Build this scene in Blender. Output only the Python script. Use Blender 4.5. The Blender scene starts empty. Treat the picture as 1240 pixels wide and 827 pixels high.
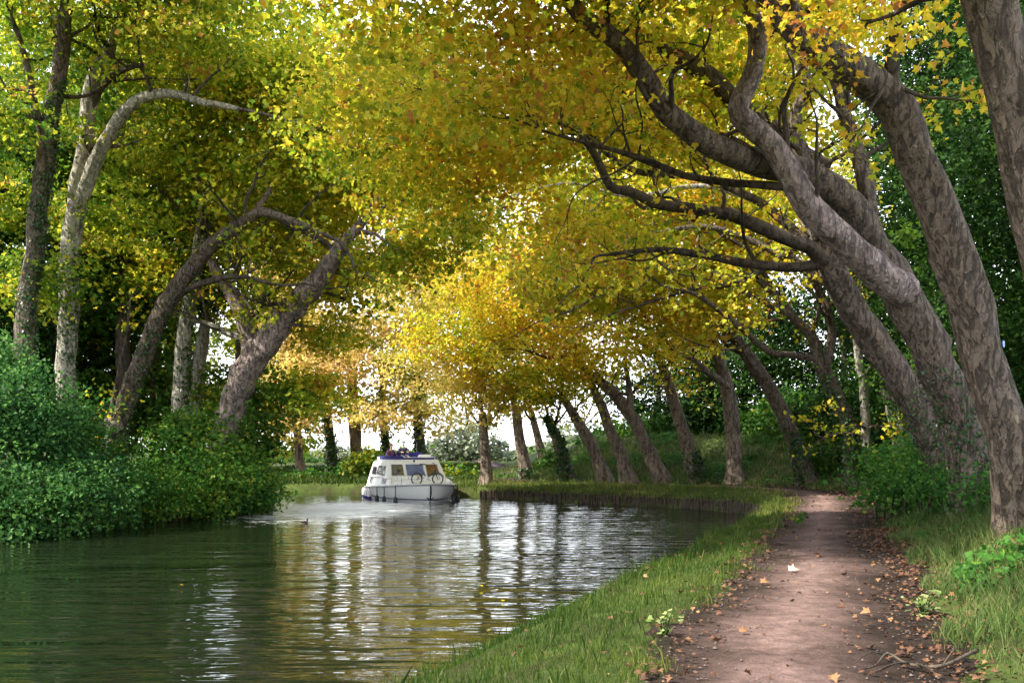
import bpy, bmesh, math, random
import numpy as np
from mathutils import Vector, Matrix, noise as mnoise

# ------------------------------------------------------------------ camera, sky, sun, exposure
scene = bpy.context.scene
COL = scene.collection
F = 1240.0            # focal length in photo pixels (36 mm on a 36 mm sensor)
HOR = 545.0           # horizon row of the photo
EYE = 2.3             # eye height above the water

cam_d = bpy.data.cameras.new("camera"); cam = bpy.data.objects.new("camera", cam_d); COL.objects.link(cam)
cam_d.sensor_width = 36; cam_d.lens = 36
cam.location = (0, 0, EYE); cam.rotation_euler = (math.radians(90), 0, 0)
cam_d.shift_y = (HOR - 413.5) / 1240.0
cam_d.clip_start = 0.1; cam_d.clip_end = 6000
scene.camera = cam

SUN_EL, SUN_AZ = math.radians(43), math.radians(-110)     # azimuth from +Y towards +X
world = bpy.data.worlds.new("World"); scene.world = world; world.use_nodes = True
wn = world.node_tree.nodes; wl = world.node_tree.links
bg = wn["Background"]; sky = wn.new("ShaderNodeTexSky"); sky.sky_type = 'NISHITA'; sky.sun_disc = False
sky.sun_elevation = SUN_EL; sky.sun_rotation = SUN_AZ; sky.dust_density = 1.0; sky.air_density = 1.0; sky.ozone_density = 0.6
tcw = wn.new("ShaderNodeTexCoord"); sep = wn.new("ShaderNodeSeparateXYZ"); wl.new(tcw.outputs["Generated"], sep.inputs[0])
veil = wn.new("ShaderNodeMapRange"); veil.inputs[1].default_value = 0.0; veil.inputs[2].default_value = 0.75; veil.inputs[3].default_value = 0.95; veil.inputs[4].default_value = 0.25
wl.new(sep.outputs["Z"], veil.inputs[0])
cn = wn.new("ShaderNodeTexNoise"); cn.inputs["Scale"].default_value = 3.5; cn.inputs["Detail"].default_value = 6; wl.new(tcw.outputs["Generated"], cn.inputs["Vector"])
cm = wn.new("ShaderNodeMath"); cm.operation = 'MULTIPLY_ADD'; cm.use_clamp = True; cm.inputs[1].default_value = 0.9; wl.new(cn.outputs[0], cm.inputs[0])
cs_ = wn.new("ShaderNodeMath"); cs_.operation = 'SUBTRACT'; cs_.inputs[1].default_value = 0.45; wl.new(veil.outputs[0], cs_.inputs[0]); wl.new(cs_.outputs[0], cm.inputs[2])
wmx = wn.new("ShaderNodeMix"); wmx.data_type = 'RGBA'; wl.new(cm.outputs[0], wmx.inputs[0]); wl.new(sky.outputs[0], wmx.inputs[6]); wmx.inputs[7].default_value = (10.0, 10.3, 10.9, 1)
wl.new(wmx.outputs[2], bg.inputs[0]); bg.inputs[1].default_value = 0.15
sd = bpy.data.lights.new("sun", 'SUN'); sun = bpy.data.objects.new("sun", sd); COL.objects.link(sun)
sd.energy = 4.9; sd.angle = math.radians(0.8); sd.color = (1.0, 0.93, 0.80)
S = Vector((math.sin(SUN_AZ)*math.cos(SUN_EL), math.cos(SUN_AZ)*math.cos(SUN_EL), math.sin(SUN_EL)))
sun.rotation_euler = S.to_track_quat('Z', 'Y').to_euler()
sun.location = (-30, -20, 60)
vs = scene.view_settings
vs.view_transform = 'Standard'; vs.look = 'None'; vs.gamma = 1.0; vs.use_curve_mapping = False
vs.exposure = 1.35
cy = scene.cycles
cy.use_denoising = True
try: cy.denoiser = 'OPENIMAGEDENOISE'
except Exception: pass
cy.max_bounces = 8; cy.diffuse_bounces = 4; cy.transmission_bounces = 5; cy.glossy_bounces = 4
cy.caustics_reflective = False; cy.caustics_refractive = False
cy.sample_clamp_indirect = 6

# ------------------------------------------------------------------ helpers
def R(seed): return np.random.default_rng(seed)

def at(u, v, d):
    """a real point: photo pixel column/row at distance d metres along the view axis"""
    return np.array([(u-620.0)/F*d, d, EYE + (HOR - v)/F*d])

def link(name, me, mat=None, parent=None, loc=None):
    o = bpy.data.objects.new(name, me); COL.objects.link(o)
    if mat is not None and not me.materials: me.materials.append(mat)
    if parent is not None: o.parent = parent
    if loc is not None: o.location = loc
    return o

def tag(o, label=None, cat=None, group=None, kind=None):
    if label: o["label"] = label
    if cat: o["category"] = cat
    if group: o["group"] = group
    if kind: o["kind"] = kind
    return o

def empty(name, loc, label, cat, group=None, rz=0):
    o = bpy.data.objects.new(name, None); COL.objects.link(o)
    o.location = tuple(float(a) for a in loc); o.rotation_euler = (0, 0, rz); o.empty_display_size = 0.3
    return tag(o, label, cat, group)

class MB:
    """collects polygons (any size) and makes one mesh"""
    def __init__(s): s.v = []; s.lo = []; s.n = []; s.nv = 0; s.att = []
    def add(s, verts, faces, tint=None):
        verts = np.asarray(verts, float).reshape(-1, 3); faces = np.asarray(faces, int)
        s.v.append(verts); s.lo.append((faces + s.nv).ravel()); s.n.append(np.full(len(faces), faces.shape[1]))
        s.nv += len(verts)
        s.att.append(np.zeros(len(faces)) if tint is None else np.asarray(tint, float))
    def poly(s, verts):
        verts = np.asarray(verts, float); s.add(verts, [list(range(len(verts)))])
    def box(s, c, size, rot=None):
        x, y, z = [a/2 for a in size]
        P = np.array([(-x,-y,-z),(x,-y,-z),(x,y,-z),(-x,y,-z),(-x,-y,z),(x,-y,z),(x,y,z),(-x,y,z)])
        if rot is not None: P = P @ np.array(rot.to_3x3()).T
        s.add(P + np.asarray(c), [(0,3,2,1),(4,5,6,7),(0,1,5,4),(1,2,6,5),(2,3,7,6),(3,0,4,7)])
    def tube(s, pts, rad, ns=8, cap=True, flare=0, lump=0, rng=None):
        pts = np.asarray(pts, float); n = len(pts)
        rad = np.broadcast_to(np.asarray(rad, float), (n,)).copy()
        T = np.gradient(pts, axis=0); T /= np.linalg.norm(T, axis=1)[:, None] + 1e-9
        a = np.array([1.0, 0, 0]) if abs(T[0, 0]) < .8 else np.array([0, 1.0, 0])
        N = np.zeros((n, 3)); x = a - T[0]*np.dot(a, T[0]); N[0] = x/np.linalg.norm(x)
        for i in range(1, n):
            x = N[i-1] - T[i]*np.dot(N[i-1], T[i]); N[i] = x/(np.linalg.norm(x)+1e-9)
        B = np.cross(T, N)
        th = np.arange(ns)*2*math.pi/ns
        rr = np.repeat(rad[:, None], ns, 1)
        if lump and rng is not None:
            L = np.concatenate([[0], np.cumsum(np.linalg.norm(np.diff(pts, axis=0), axis=1))])
            k = np.zeros((n, ns))
            for q in range(9):
                m = rng.integers(1, 5) if q < 6 else rng.integers(3, 8); fr = rng.uniform(.5, 3.4) if q < 6 else rng.uniform(4, 9); ph = rng.uniform(0, 6.28, 2)
                k += (1 if q < 6 else .45)*np.sin(m*th[None]+ph[0]+fr*.5*L[:, None])*np.sin(fr*L[:, None]+ph[1])
            for q in range(int(L[-1]*.55)):      # burls and pruning knots
                l0 = rng.uniform(.15, 1)*L[-1]; a0 = rng.uniform(0, 6.28); wdt = rng.uniform(.09, .22); da = np.angle(np.exp(1j*(th-a0)))
                k += rng.uniform(2.0, 4.5)*np.exp(-((L[:, None]-l0)/wdt)**2-(da[None]/.5)**2)
            rr = rr*(1 + lump*k*.5)
        if flare:
            L = np.concatenate([[0], np.cumsum(np.linalg.norm(np.diff(pts, axis=0), axis=1))])
            ph = 0 if rng is None else rng.uniform(0, 6.28)
            rr = rr*(1 + flare*np.exp(-L/.45)[:, None]*(1+.45*np.sin(5*th+ph)[None]))
        V = pts[:, None] + rr[..., None]*(np.cos(th)[None, :, None]*N[:, None] + np.sin(th)[None, :, None]*B[:, None])
        V = V.reshape(-1, 3)
        i = np.arange(n-1)[:, None]*ns; j = np.arange(ns)[None]; j2 = (j+1) % ns
        Fq = np.stack([i+j, i+j2, i+ns+j2, i+ns+j], -1).reshape(-1, 4)
        s.add(V, Fq)
        if cap:
            s.add(V[:ns][::-1], [list(range(ns))]); s.add(V[-ns:], [list(range(ns))])
    def lathe(s, prof, ns=16, axis='z', off=(0, 0, 0)):
        prof = np.asarray(prof, float); n = len(prof); th = np.arange(ns)*2*math.pi/ns
        V = np.stack([prof[:, 0:1]*np.cos(th), prof[:, 0:1]*np.sin(th), np.repeat(prof[:, 1:2], ns, 1)], -1)
        if axis == 'y': V = V[..., [0, 2, 1]]
        if axis == 'x': V = V[..., [2, 0, 1]]
        i = np.arange(n-1)[:, None]*ns; j = np.arange(ns)[None]; j2 = (j+1) % ns
        Fq = np.stack([i+j, i+j2, i+ns+j2, i+ns+j], -1).reshape(-1, 4)
        s.add(V.reshape(-1, 3)+np.asarray(off), Fq)
    def build(s, name, mat, parent=None, origin=(0, 0, 0), smooth=False, tint=False, loc=None):
        v = np.concatenate(s.v) - np.asarray(origin, float); lo = np.concatenate(s.lo); n = np.concatenate(s.n)
        me = bpy.data.meshes.new(name)
        me.vertices.add(len(v)); me.vertices.foreach_set("co", v.astype(np.float32).ravel())
        me.loops.add(len(lo)); me.loops.foreach_set("vertex_index", lo.astype(np.int32))
        st = np.concatenate([[0], np.cumsum(n)[:-1]])
        me.polygons.add(len(n)); me.polygons.foreach_set("loop_start", st.astype(np.int32))
        me.polygons.foreach_set("loop_total", n.astype(np.int32))
        me.polygons.foreach_set("use_smooth", np.full(len(n), smooth))
        if tint:
            a = me.attributes.new("tint", 'FLOAT', 'FACE'); a.data.foreach_set("value", np.concatenate(s.att).astype(np.float32))
        me.update(calc_edges=True)
        me.materials.append(mat)
        return link(name, me, None, parent, loc)

def spline(pts, rad, step):
    pts = np.asarray(pts, float); rad = np.asarray(rad, float)
    P = np.vstack([2*pts[0]-pts[1], pts, 2*pts[-1]-pts[-2]])
    out = []; ro = []
    for i in range(len(pts)-1):
        p0, p1, p2, p3 = P[i:i+4]
        m = max(2, int(np.linalg.norm(p2-p1)/step))
        t = np.arange(m)[:, None]/m
        out.append(.5*((2*p1)+(-p0+p2)*t+(2*p0-5*p1+4*p2-p3)*t**2+(-p0+3*p1-3*p2+p3)*t**3))
        ro.append(rad[i]+(rad[i+1]-rad[i])*t[:, 0])
    out.append(pts[-1:]); ro.append(rad[-1:])
    return np.concatenate(out), np.concatenate(ro)

# ------------------------------------------------------------------ materials
def newmat(name):
    m = bpy.data.materials.new(name); m.use_nodes = True
    nt = m.node_tree; b = nt.nodes["Principled BSDF"]
    return m, nt, b
def N(nt, t, **kw):
    n = nt.nodes.new(t)
    for k, v in kw.items():
        if k.startswith("_"): setattr(n, k[1:], v)
        else: n.inputs[k.replace("_", " ")].default_value = v
    return n
def ramp(nt, stops, interp='LINEAR'):
    r = nt.nodes.new("ShaderNodeValToRGB"); r.color_ramp.interpolation = interp
    el = r.color_ramp.elements
    while len(el) < len(stops): el.new(.5)
    for e, (p, c) in zip(el, stops): e.position = p; e.color = (*c, 1)
    return r
def coords(nt, scale=(1, 1, 1), which="Object"):
    tc = nt.nodes.new("ShaderNodeTexCoord"); mp = nt.nodes.new("ShaderNodeMapping"); mp.inputs["Scale"].default_value = scale
    nt.links.new(tc.outputs[which], mp.inputs[0]); return mp.outputs[0]
def plain(name, col, rough=.5, metal=0, spec=.5, var=.12, scale=6):
    m, nt, b = newmat(name)
    n = N(nt, "ShaderNodeTexNoise", Scale=scale, Detail=5); nt.links.new(coords(nt), n.inputs["Vector"])
    r = ramp(nt, [(.3, tuple(c*(1-var) for c in col)), (.7, tuple(min(1, c*(1+var)) for c in col))])
    nt.links.new(n.outputs[0], r.inputs[0]); nt.links.new(r.outputs[0], b.inputs["Base Color"])
    b.inputs["Roughness"].default_value = rough; b.inputs["Metallic"].default_value = metal
    b.inputs["Specular IOR Level"].default_value = spec
    return m

def leaf_mat(name, stops, trans=.45, rough=.5, spec=.25):
    m, nt, b = newmat(name); L = nt.links
    a = nt.nodes.new("ShaderNodeAttribute"); a.attribute_name = "tint"
    r = ramp(nt, stops); L.new(a.outputs["Fac"], r.inputs[0])
    n = N(nt, "ShaderNodeTexNoise", Scale=14, Detail=2); L.new(coords(nt), n.inputs["Vector"])
    mr = N(nt, "ShaderNodeMapRange"); mr.inputs[3].default_value = .72; mr.inputs[4].default_value = 1.28
    L.new(n.outputs[0], mr.inputs[0])
    mul = nt.nodes.new("ShaderNodeVectorMath"); mul.operation = 'SCALE'
    L.new(r.outputs[0], mul.inputs[0]); L.new(mr.outputs[0], mul.inputs["Scale"])
    L.new(mul.outputs[0], b.inputs["Base Color"])
    b.inputs["Roughness"].default_value = rough; b.inputs["Specular IOR Level"].default_value = spec
    t = nt.nodes.new("ShaderNodeBsdfTranslucent")
    L.new(mul.outputs[0], t.inputs["Color"])
    mx = nt.nodes.new("ShaderNodeMixShader"); mx.inputs[0].default_value = trans
    L.new(b.outputs[0], mx.inputs[1]); L.new(t.outputs[0], mx.inputs[2])
    L.new(mx.outputs[0], nt.nodes["Material Output"].inputs[0])
    return m

YEL = leaf_mat("leaf_yellow", [(0, (.15, .27, .02)), (.28, (.38, .45, .03)), (.55, (.74, .64, .045)), (.78, (.82, .56, .05)), (.92, (.74, .36, .05)), (1, (.44, .19, .06))], trans=.6)
YGR = leaf_mat("leaf_yellow_green", [(0, (.07, .18, .02)), (.35, (.24, .34, .025)), (.65, (.56, .56, .04)), (.88, (.72, .52, .05)), (1, (.50, .25, .06))], trans=.58)
GOL = leaf_mat("leaf_golden", [(0, (.42, .44, .08)), (.35, (.72, .60, .15)), (.7, (.78, .56, .24)), (1, (.58, .36, .20))], trans=.58)
GRN = leaf_mat("leaf_green", [(0, (.025, .085, .012)), (.5, (.06, .16, .02)), (.85, (.13, .23, .02)), (1, (.30, .30, .02))])
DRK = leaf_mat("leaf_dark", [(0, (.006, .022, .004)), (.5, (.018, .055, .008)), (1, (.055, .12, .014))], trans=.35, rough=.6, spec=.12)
BSH = leaf_mat("leaf_bush", [(0, (.03, .10, .018)), (.5, (.08, .22, .035)), (.85, (.17, .34, .045)), (1, (.32, .38, .05))], trans=.48, spec=.15)
BSB = leaf_mat("leaf_bush_blue", [(0, (.022, .08, .024)), (.5, (.055, .16, .042)), (1, (.13, .28, .055))], trans=.45, spec=.15)
IVY = leaf_mat("leaf_ivy", [(0, (.012, .04, .008)), (.6, (.03, .085, .014)), (1, (.07, .14, .02))], trans=.25, rough=.35, spec=.5)
HAZ = leaf_mat("leaf_haze_pale", [(0, (.15, .19, .12)), (1, (.30, .33, .22))], trans=.35)  # pale grey green carries distance haze in the leaf colour
SPR = leaf_mat("leaf_spring", [(0, (.10, .24, .02)), (1, (.24, .40, .03))], trans=.5)
LIT = leaf_mat("leaf_litter", [(0, (.055, .028, .018)), (.35, (.14, .065, .036)), (.7, (.24, .125, .06)), (.93, (.42, .27, .11)), (1, (.60, .50, .35))], trans=.1, rough=.7)
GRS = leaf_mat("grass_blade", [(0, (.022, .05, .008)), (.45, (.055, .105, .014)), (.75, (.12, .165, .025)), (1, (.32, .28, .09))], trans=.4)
GRD = leaf_mat("grass_dry", [(0, (.04, .085, .02)), (.5, (.09, .15, .035)), (.8, (.17, .20, .06)), (1, (.34, .28, .13))], trans=.35)

def bark_mat(name, dark, mid, pale, pale_amt=.5, scale=1.0, bump=.5):
    m, nt, b = newmat(name); L = nt.links
    v = coords(nt, (1, 1, .75))
    n1 = N(nt, "ShaderNodeTexNoise", Scale=4.2*scale, Detail=6, Roughness=.62, Distortion=.6); L.new(v, n1.inputs["Vector"])
    n2 = N(nt, "ShaderNodeTexNoise", Scale=11*scale, Detail=5, Roughness=.62, Distortion=.5); L.new(v, n2.inputs["Vector"])
    n3 = N(nt, "ShaderNodeTexNoise", Scale=45*scale, Detail=6, Roughness=.7); L.new(v, n3.inputs["Vector"])
    r1 = ramp(nt, [(.34, dark), (.50, mid), (.66, tuple(c*1.2 for c in mid))]); L.new(n1.outputs[0], r1.inputs[0])
    e = .62 - .2*pale_amt
    r2 = ramp(nt, [(e, (0, 0, 0)), (e+.10, (1, 1, 1))]); L.new(n2.outputs[0], r2.inputs[0])
    mx = nt.nodes.new("ShaderNodeMix"); mx.data_type = 'RGBA'
    L.new(r2.outputs[0], mx.inputs[0]); L.new(r1.outputs[0], mx.inputs[6]); mx.inputs[7].default_value = (*pale, 1)
    mr = N(nt, "ShaderNodeMapRange"); mr.inputs[3].default_value = .55; mr.inputs[4].default_value = 1.35; L.new(n3.outputs[0], mr.inputs[0])
    mul = nt.nodes.new("ShaderNodeVectorMath"); mul.operation = 'SCALE'; L.new(mx.outputs[2], mul.inputs[0]); L.new(mr.outputs[0], mul.inputs["Scale"])
    L.new(mul.outputs[0], b.inputs["Base Color"]); b.inputs["Roughness"].default_value = .85; b.inputs["Specular IOR Level"].default_value = .2
    vc = coords(nt, (9*scale, 9*scale, 2.2*scale)); n4 = N(nt, "ShaderNodeTexNoise", Scale=1.0, Detail=5, Roughness=.6, Distortion=.8); L.new(vc, n4.inputs["Vector"])
    cr = ramp(nt, [(.40, (.45, .45, .45)), (.50, (1, 1, 1)), (.62, (1.0, 1.0, 1.0)), (.74, (1.25, 1.22, 1.18))]); L.new(n4.outputs[0], cr.inputs[0])
    mc = nt.nodes.new("ShaderNodeVectorMath"); mc.operation = 'MULTIPLY'; L.new(mul.outputs[0], mc.inputs[0]); L.new(cr.outputs[0], mc.inputs[1]); L.new(mc.outputs[0], b.inputs["Base Color"])
    ad = nt.nodes.new("ShaderNodeMath"); ad.operation = 'ADD'; L.new(cr.outputs[0], ad.inputs[0])
    ad2 = nt.nodes.new("ShaderNodeMath"); ad2.operation = 'MULTIPLY_ADD'; L.new(n3.outputs[0], ad2.inputs[0]); ad2.inputs[1].default_value = .35; L.new(r2.outputs[0], ad2.inputs[2])
    ad3 = nt.nodes.new("ShaderNodeMath"); ad3.operation = 'MULTIPLY'; L.new(ad2.outputs[0], ad3.inputs[0]); ad3.inputs[1].default_value = .5
    L.new(ad3.outputs[0], ad.inputs[1])
    bp = N(nt, "ShaderNodeBump", Strength=bump, Distance=.07); L.new(ad.outputs[0], bp.inputs["Height"]); L.new(bp.outputs[0], b.inputs["Normal"])
    return m
BK = bark_mat("bark_plane", (.092, .07, .055), (.165, .127, .10), (.27, .225, .165), .42, 1.35, 1.0)
BKW = bark_mat("bark_pale", (.22, .195, .155), (.36, .325, .265), (.58, .54, .46), .6, bump=.8)
BKP = bark_mat("bark_pinkish", (.16, .115, .105), (.32, .245, .225), (.46, .39, .35), .5, bump=1.0)
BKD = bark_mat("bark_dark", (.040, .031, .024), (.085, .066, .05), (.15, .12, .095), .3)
BKF = bark_mat("bark_far", (.13, .098, .076), (.24, .19, .15), (.38, .32, .25), .5, .9, .9)

# ------------------------------------------------------------------ the lie of the land
SHORE_R = np.array([(-4.2,-30),(-3.4,0),(-2.0,5.5),(-1.35,7.9),(-0.75,9.5),(.55,13.1),(2.25,17.6),(4.45,23.5),(6.3,28.5),(7.85,32.6),(8.4,35.5),
                    (8.0,38.2),(6.3,41.3),(3.0,44.8),(.75,47.2),(-1.6,50),(-5,53.6),(-8.4,55),(-14,56),(-30,56),(-70,50),(-160,40)], float)
SHORE_L = np.array([(-17,-30),(-15.5,0),(-14.4,10),(-13.4,19.7),(-12.9,26),(-11.9,32),(-9.7,36),(-9.1,39.3),(-10.8,43.2),(-16,45),(-30,45.5),(-70,40),(-160,30)], float)
PATH = np.array([(1.5,-20),(1.9,1),(2.2,7.5),(4.2,13.6),(6.15,20),(8.2,26.5),(10.0,32),(11.3,38.0),(11.2,42),(8.8,46.5),(4.2,50),(0,54),(-4,57.5),(-12,60),(-30,60.5),(-160,50)], float)
CANAL = np.vstack([SHORE_R, SHORE_L[::-1]])

def seg_dist(P, line):
    """distance to a polyline and which side (+ = right of its direction)"""
    best = np.full(len(P), 1e9); side = np.zeros(len(P))
    for a, b in zip(line[:-1], line[1:]):
        ab = b-a; L2 = ab@ab
        t = np.clip(((P-a)@ab)/L2, 0, 1); q = a+t[:, None]*ab; d = np.hypot(*(P-q).T)
        cr = (P[:, 0]-a[0])*ab[1]-(P[:, 1]-a[1])*ab[0]
        m = d < best-1e-9; best[m] = d[m]; side[m] = np.sign(cr[m])
    return best, side
def smooth_line(line, step=.5):
    p, _ = spline(np.column_stack([line, np.zeros(len(line))]), np.zeros(len(line)), step); return p[:, :2]
SHR = np.vstack([SHORE_R[:1], smooth_line(SHORE_R[1:19], .8), SHORE_R[19:]])
SHL = np.vstack([SHORE_L[:1], smooth_line(SHORE_L[1:11], .8), SHORE_L[11:]])
PTH = np.vstack([PATH[:1], smooth_line(PATH[1:14], .8), PATH[14:]])
def sstep(a, b, x):
    t = np.clip((x-a)/(b-a), 0, 1); return t*t*(3-2*t)
def undul(x, y):
    return (.5*np.sin(.9*x+1.3*np.sin(.37*y))+.35*np.sin(1.7*y+.8*x)+.25*np.sin(3.1*x-2.3*y+1)+.2*np.sin(5.3*y+4.1*x))/1.3
def ground_z(x, y, path_sink=0.0):
    x = np.atleast_1d(np.asarray(x, float)); y = np.atleast_1d(np.asarray(y, float)); P = np.column_stack([x, y])
    dr, sr = seg_dist(P, SHR); dl, sl = seg_dist(P, SHL); dp, sp = seg_dist(P, PTH)
    onr = sr > 0; onl = sl < 0
    # right bank: lip, verge, path, embankment outside of the path
    steep = sstep(30, 34, y)                                   # the piled bank is a sharp step, the near bank slopes
    zr = (.40+.1*steep)*sstep(-.25, .45-.25*steep, dr) + .2*sstep(.5, 1.8, dr) - .25*(dr < .0)
    out = sp > 0
    t = np.where(out, dp, 0)
    rise = .8*sstep(1.2, 3.4, t) + 1.5*sstep(2.8, 7.5, t) + .8*sstep(7.5, 20, t)
    rise = rise*(.22+.78*sstep(-1.0, 7.0, x))
    und = undul(x, y)+.8*undul(2.3*x+5, 1.9*y)*(out & (dp > 1.6))
    zr = zr + rise + .035*und*sstep(.3, 1.2, dr) + .07*und*sstep(1.4, 3, t)
    onpath = 1-sstep(.8, 1.35, dp)
    zr = zr - path_sink*onpath - .03*onpath
    zl = .9*sstep(-.3, .7, dl) + .7*sstep(.8, 4, dl) + .9*sstep(4, 15, dl) + .08*und - .2
    zb = -1.0*sstep(0, 1.6, np.minimum(dr, dl)) - .25
    z = np.where(onr, zr, np.where(onl, zl, zb))
    return z
def gz(x, y): return float(ground_z([x], [y])[0])

def axis(parts):
    o = [np.array([parts[0][0]])]
    for a, b, st in parts:
        n = max(1, int(round((b-a)/st))); o.append(np.linspace(a, b, n+1)[1:])
    return np.concatenate(o)
gx = axis([(-3000,-400,400),(-400,-60,40),(-60,-16,2),(-16,-4,.3),(-4,18,.17),(18,40,1),(40,400,40),(400,3000,400)])
gy = axis([(-600,-40,80),(-40,2,2),(2,30,.2),(30,62,.2),(62,100,2),(100,500,50),(500,4000,500)])
def make_ground():
    X, Y = np.meshgrid(gx, gy); sh = X.shape
    Z = ground_z(X.ravel(), Y.ravel(), .05).reshape(sh)
    V = np.stack([X, Y, Z], -1).reshape(-1, 3)
    n = sh[1]; i = np.arange(sh[0]-1)[:, None]*n; j = np.arange(n-1)[None]
    Q = np.stack([i+j, i+j+1, i+n+j+1, i+n+j], -1).reshape(-1, 4)
    mb = MB(); mb.add(V, Q)
    m, nt, b = newmat("earth_and_turf"); L = nt.links
    v = coords(nt)
    n1 = N(nt, "ShaderNodeTexNoise", Scale=.9, Detail=7, Roughness=.65); L.new(v, n1.inputs["Vector"])
    n2 = N(nt, "ShaderNodeTexNoise", Scale=22, Detail=6, Roughness=.7); L.new(v, n2.inputs["Vector"])
    r1 = ramp(nt, [(.35, (.045, .034, .02)), (.5, (.05, .07, .018)), (.65, (.085, .12, .03))]); L.new(n1.outputs[0], r1.inputs[0])
    mr = N(nt, "ShaderNodeMapRange"); mr.inputs[3].default_value = .4; mr.inputs[4].default_value = 1.6; L.new(n2.outputs[0], mr.inputs[0])
    mul = nt.nodes.new("ShaderNodeVectorMath"); mul.operation = 'SCALE'; L.new(r1.outputs[0], mul.inputs[0]); L.new(mr.outputs[0], mul.inputs["Scale"])
    L.new(mul.outputs[0], b.inputs["Base Color"]); b.inputs["Roughness"].default_value = .95; b.inputs["Specular IOR Level"].default_value = .1
    bp = N(nt, "ShaderNodeBump", Strength=.8, Distance=.05); L.new(n2.outputs[0], bp.inputs["Height"]); L.new(bp.outputs[0], b.inputs["Normal"])
    tag(mb.build("ground", m, smooth=True), kind="structure")
make_ground()

def strip(name, line, halfw, nacross, step, z_off, mat, seed, ragged=.22):
    rng = R(seed)
    p, _ = spline(np.column_stack([line, np.zeros(len(line))]), np.zeros(len(line)), step); p = p[:, :2]
    T = np.gradient(p, axis=0); T /= np.linalg.norm(T, axis=1)[:, None]; Nn = np.column_stack([T[:, 1], -T[:, 0]])
    s = np.arange(len(p))*step
    def rag(ph): return ragged*(np.sin(1.1*s+ph)+.7*np.sin(2.9*s+2*ph)+.5*np.sin(6.7*s+3*ph)+.35*np.sin(15*s+ph*5))/1.6
    wl, wr = halfw+rag(rng.uniform(0, 6)), halfw+rag(rng.uniform(0, 6))
    a = np.linspace(-1, 1, nacross)
    off = np.where(a[None] < 0, a[None]*wl[:, None], a[None]*wr[:, None])
    XY = p[:, None]+off[..., None]*Nn[:, None]
    x, y = XY[..., 0].ravel(), XY[..., 1].ravel()
    z = ground_z(x, y)
    edge = np.repeat(np.abs(a)[None], len(p), 0).ravel()
    z = z + z_off*(1-edge**6) - .05*edge**8 - .02*np.exp(-((np.repeat(np.abs(a)[None], len(p), 0).ravel()-.5)/.2)**2)
    V = np.column_stack([x, y, z]); n = nacross
    i = np.arange(len(p)-1)[:, None]*n; j = np.arange(n-1)[None]
    Q = np.stack([i+j, i+j+1, i+n+j+1, i+n+j], -1).reshape(-1, 4)
    mb = MB(); mb.add(V, Q); o = mb.build(name, mat, smooth=True)
    at_ = o.data.attributes.new("across", 'FLOAT', 'POINT'); at_.data.foreach_set("value", np.repeat(a[None], len(p), 0).ravel().astype(np.float32))
    tag(o, kind="structure"); return o
def path_mat():
    m, nt, b = newmat("trodden_earth"); L = nt.links; v = coords(nt)
    at_ = nt.nodes.new("ShaderNodeAttribute"); at_.attribute_name = "across"
    sh_ = nt.nodes.new("ShaderNodeMath"); sh_.operation = 'ADD'; L.new(at_.outputs["Fac"], sh_.inputs[0]); sh_.inputs[1].default_value = .14
    ab = nt.nodes.new("ShaderNodeMath"); ab.operation = 'ABSOLUTE'; L.new(sh_.outputs[0], ab.inputs[0])
    n0 = N(nt, "ShaderNodeTexNoise", Scale=.8, Detail=6, Roughness=.6); L.new(v, n0.inputs["Vector"])
    ad = nt.nodes.new("ShaderNodeMath"); ad.operation = 'MULTIPLY_ADD'; L.new(n0.outputs[0], ad.inputs[0]); ad.inputs[1].default_value = 1.25; L.new(ab.outputs[0], ad.inputs[2])
    r0 = ramp(nt, [(.44, (.26, .172, .152)), (.62, (.16, .104, .09)), (.76, (.095, .062, .052)), (.95, (.04, .027, .021))]); 
    sc = nt.nodes.new("ShaderNodeMath"); sc.operation = 'MULTIPLY'; L.new(ad.outputs[0], sc.inputs[0]); sc.inputs[1].default_value = .74
    L.new(sc.outputs[0], r0.inputs[0])
    n1 = N(nt, "ShaderNodeTexNoise", Scale=45, Detail=8, Roughness=.8); L.new(v, n1.inputs["Vector"])
    n2 = N(nt, "ShaderNodeTexVoronoi", Scale=75); L.new(v, n2.inputs["Vector"])
    mr = N(nt, "ShaderNodeMapRange"); mr.inputs[1].default_value = .25; mr.inputs[2].default_value = .75; mr.inputs[3].default_value = .3; mr.inputs[4].default_value = 1.7; L.new(n1.outputs[0], mr.inputs[0])
    n3 = N(nt, "ShaderNodeTexNoise", Scale=5, Detail=6, Roughness=.7); L.new(v, n3.inputs["Vector"])
    mr3 = N(nt, "ShaderNodeMapRange"); mr3.inputs[1].default_value = .3; mr3.inputs[2].default_value = .7; mr3.inputs[3].default_value = .55; mr3.inputs[4].default_value = 1.3; L.new(n3.outputs[0], mr3.inputs[0])
    m1 = nt.nodes.new("ShaderNodeVectorMath"); m1.operation = 'SCALE'; L.new(r0.outputs[0], m1.inputs[0]); L.new(mr.outputs[0], m1.inputs["Scale"])
    m2 = nt.nodes.new("ShaderNodeVectorMath"); m2.operation = 'SCALE'; L.new(m1.outputs[0], m2.inputs[0]); L.new(mr3.outputs[0], m2.inputs["Scale"])
    L.new(m2.outputs[0], b.inputs["Base Color"]); b.inputs["Roughness"].default_value = .92; b.inputs["Specular IOR Level"].default_value = .15
    bp = N(nt, "ShaderNodeBump", Strength=1.0, Distance=.03); L.new(n1.outputs[0], bp.inputs["Height"])
    bp2 = N(nt, "ShaderNodeBump", Strength=.8, Distance=.10); L.new(n3.outputs[0], bp2.inputs["Height"]); L.new(bp.outputs[0], bp2.inputs["Normal"])
    L.new(bp2.outputs[0], b.inputs["Normal"]); return m
PM = path_mat()
strip("path", PATH[1:14], 1.38, 31, .10, .035, PM, 5)
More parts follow.
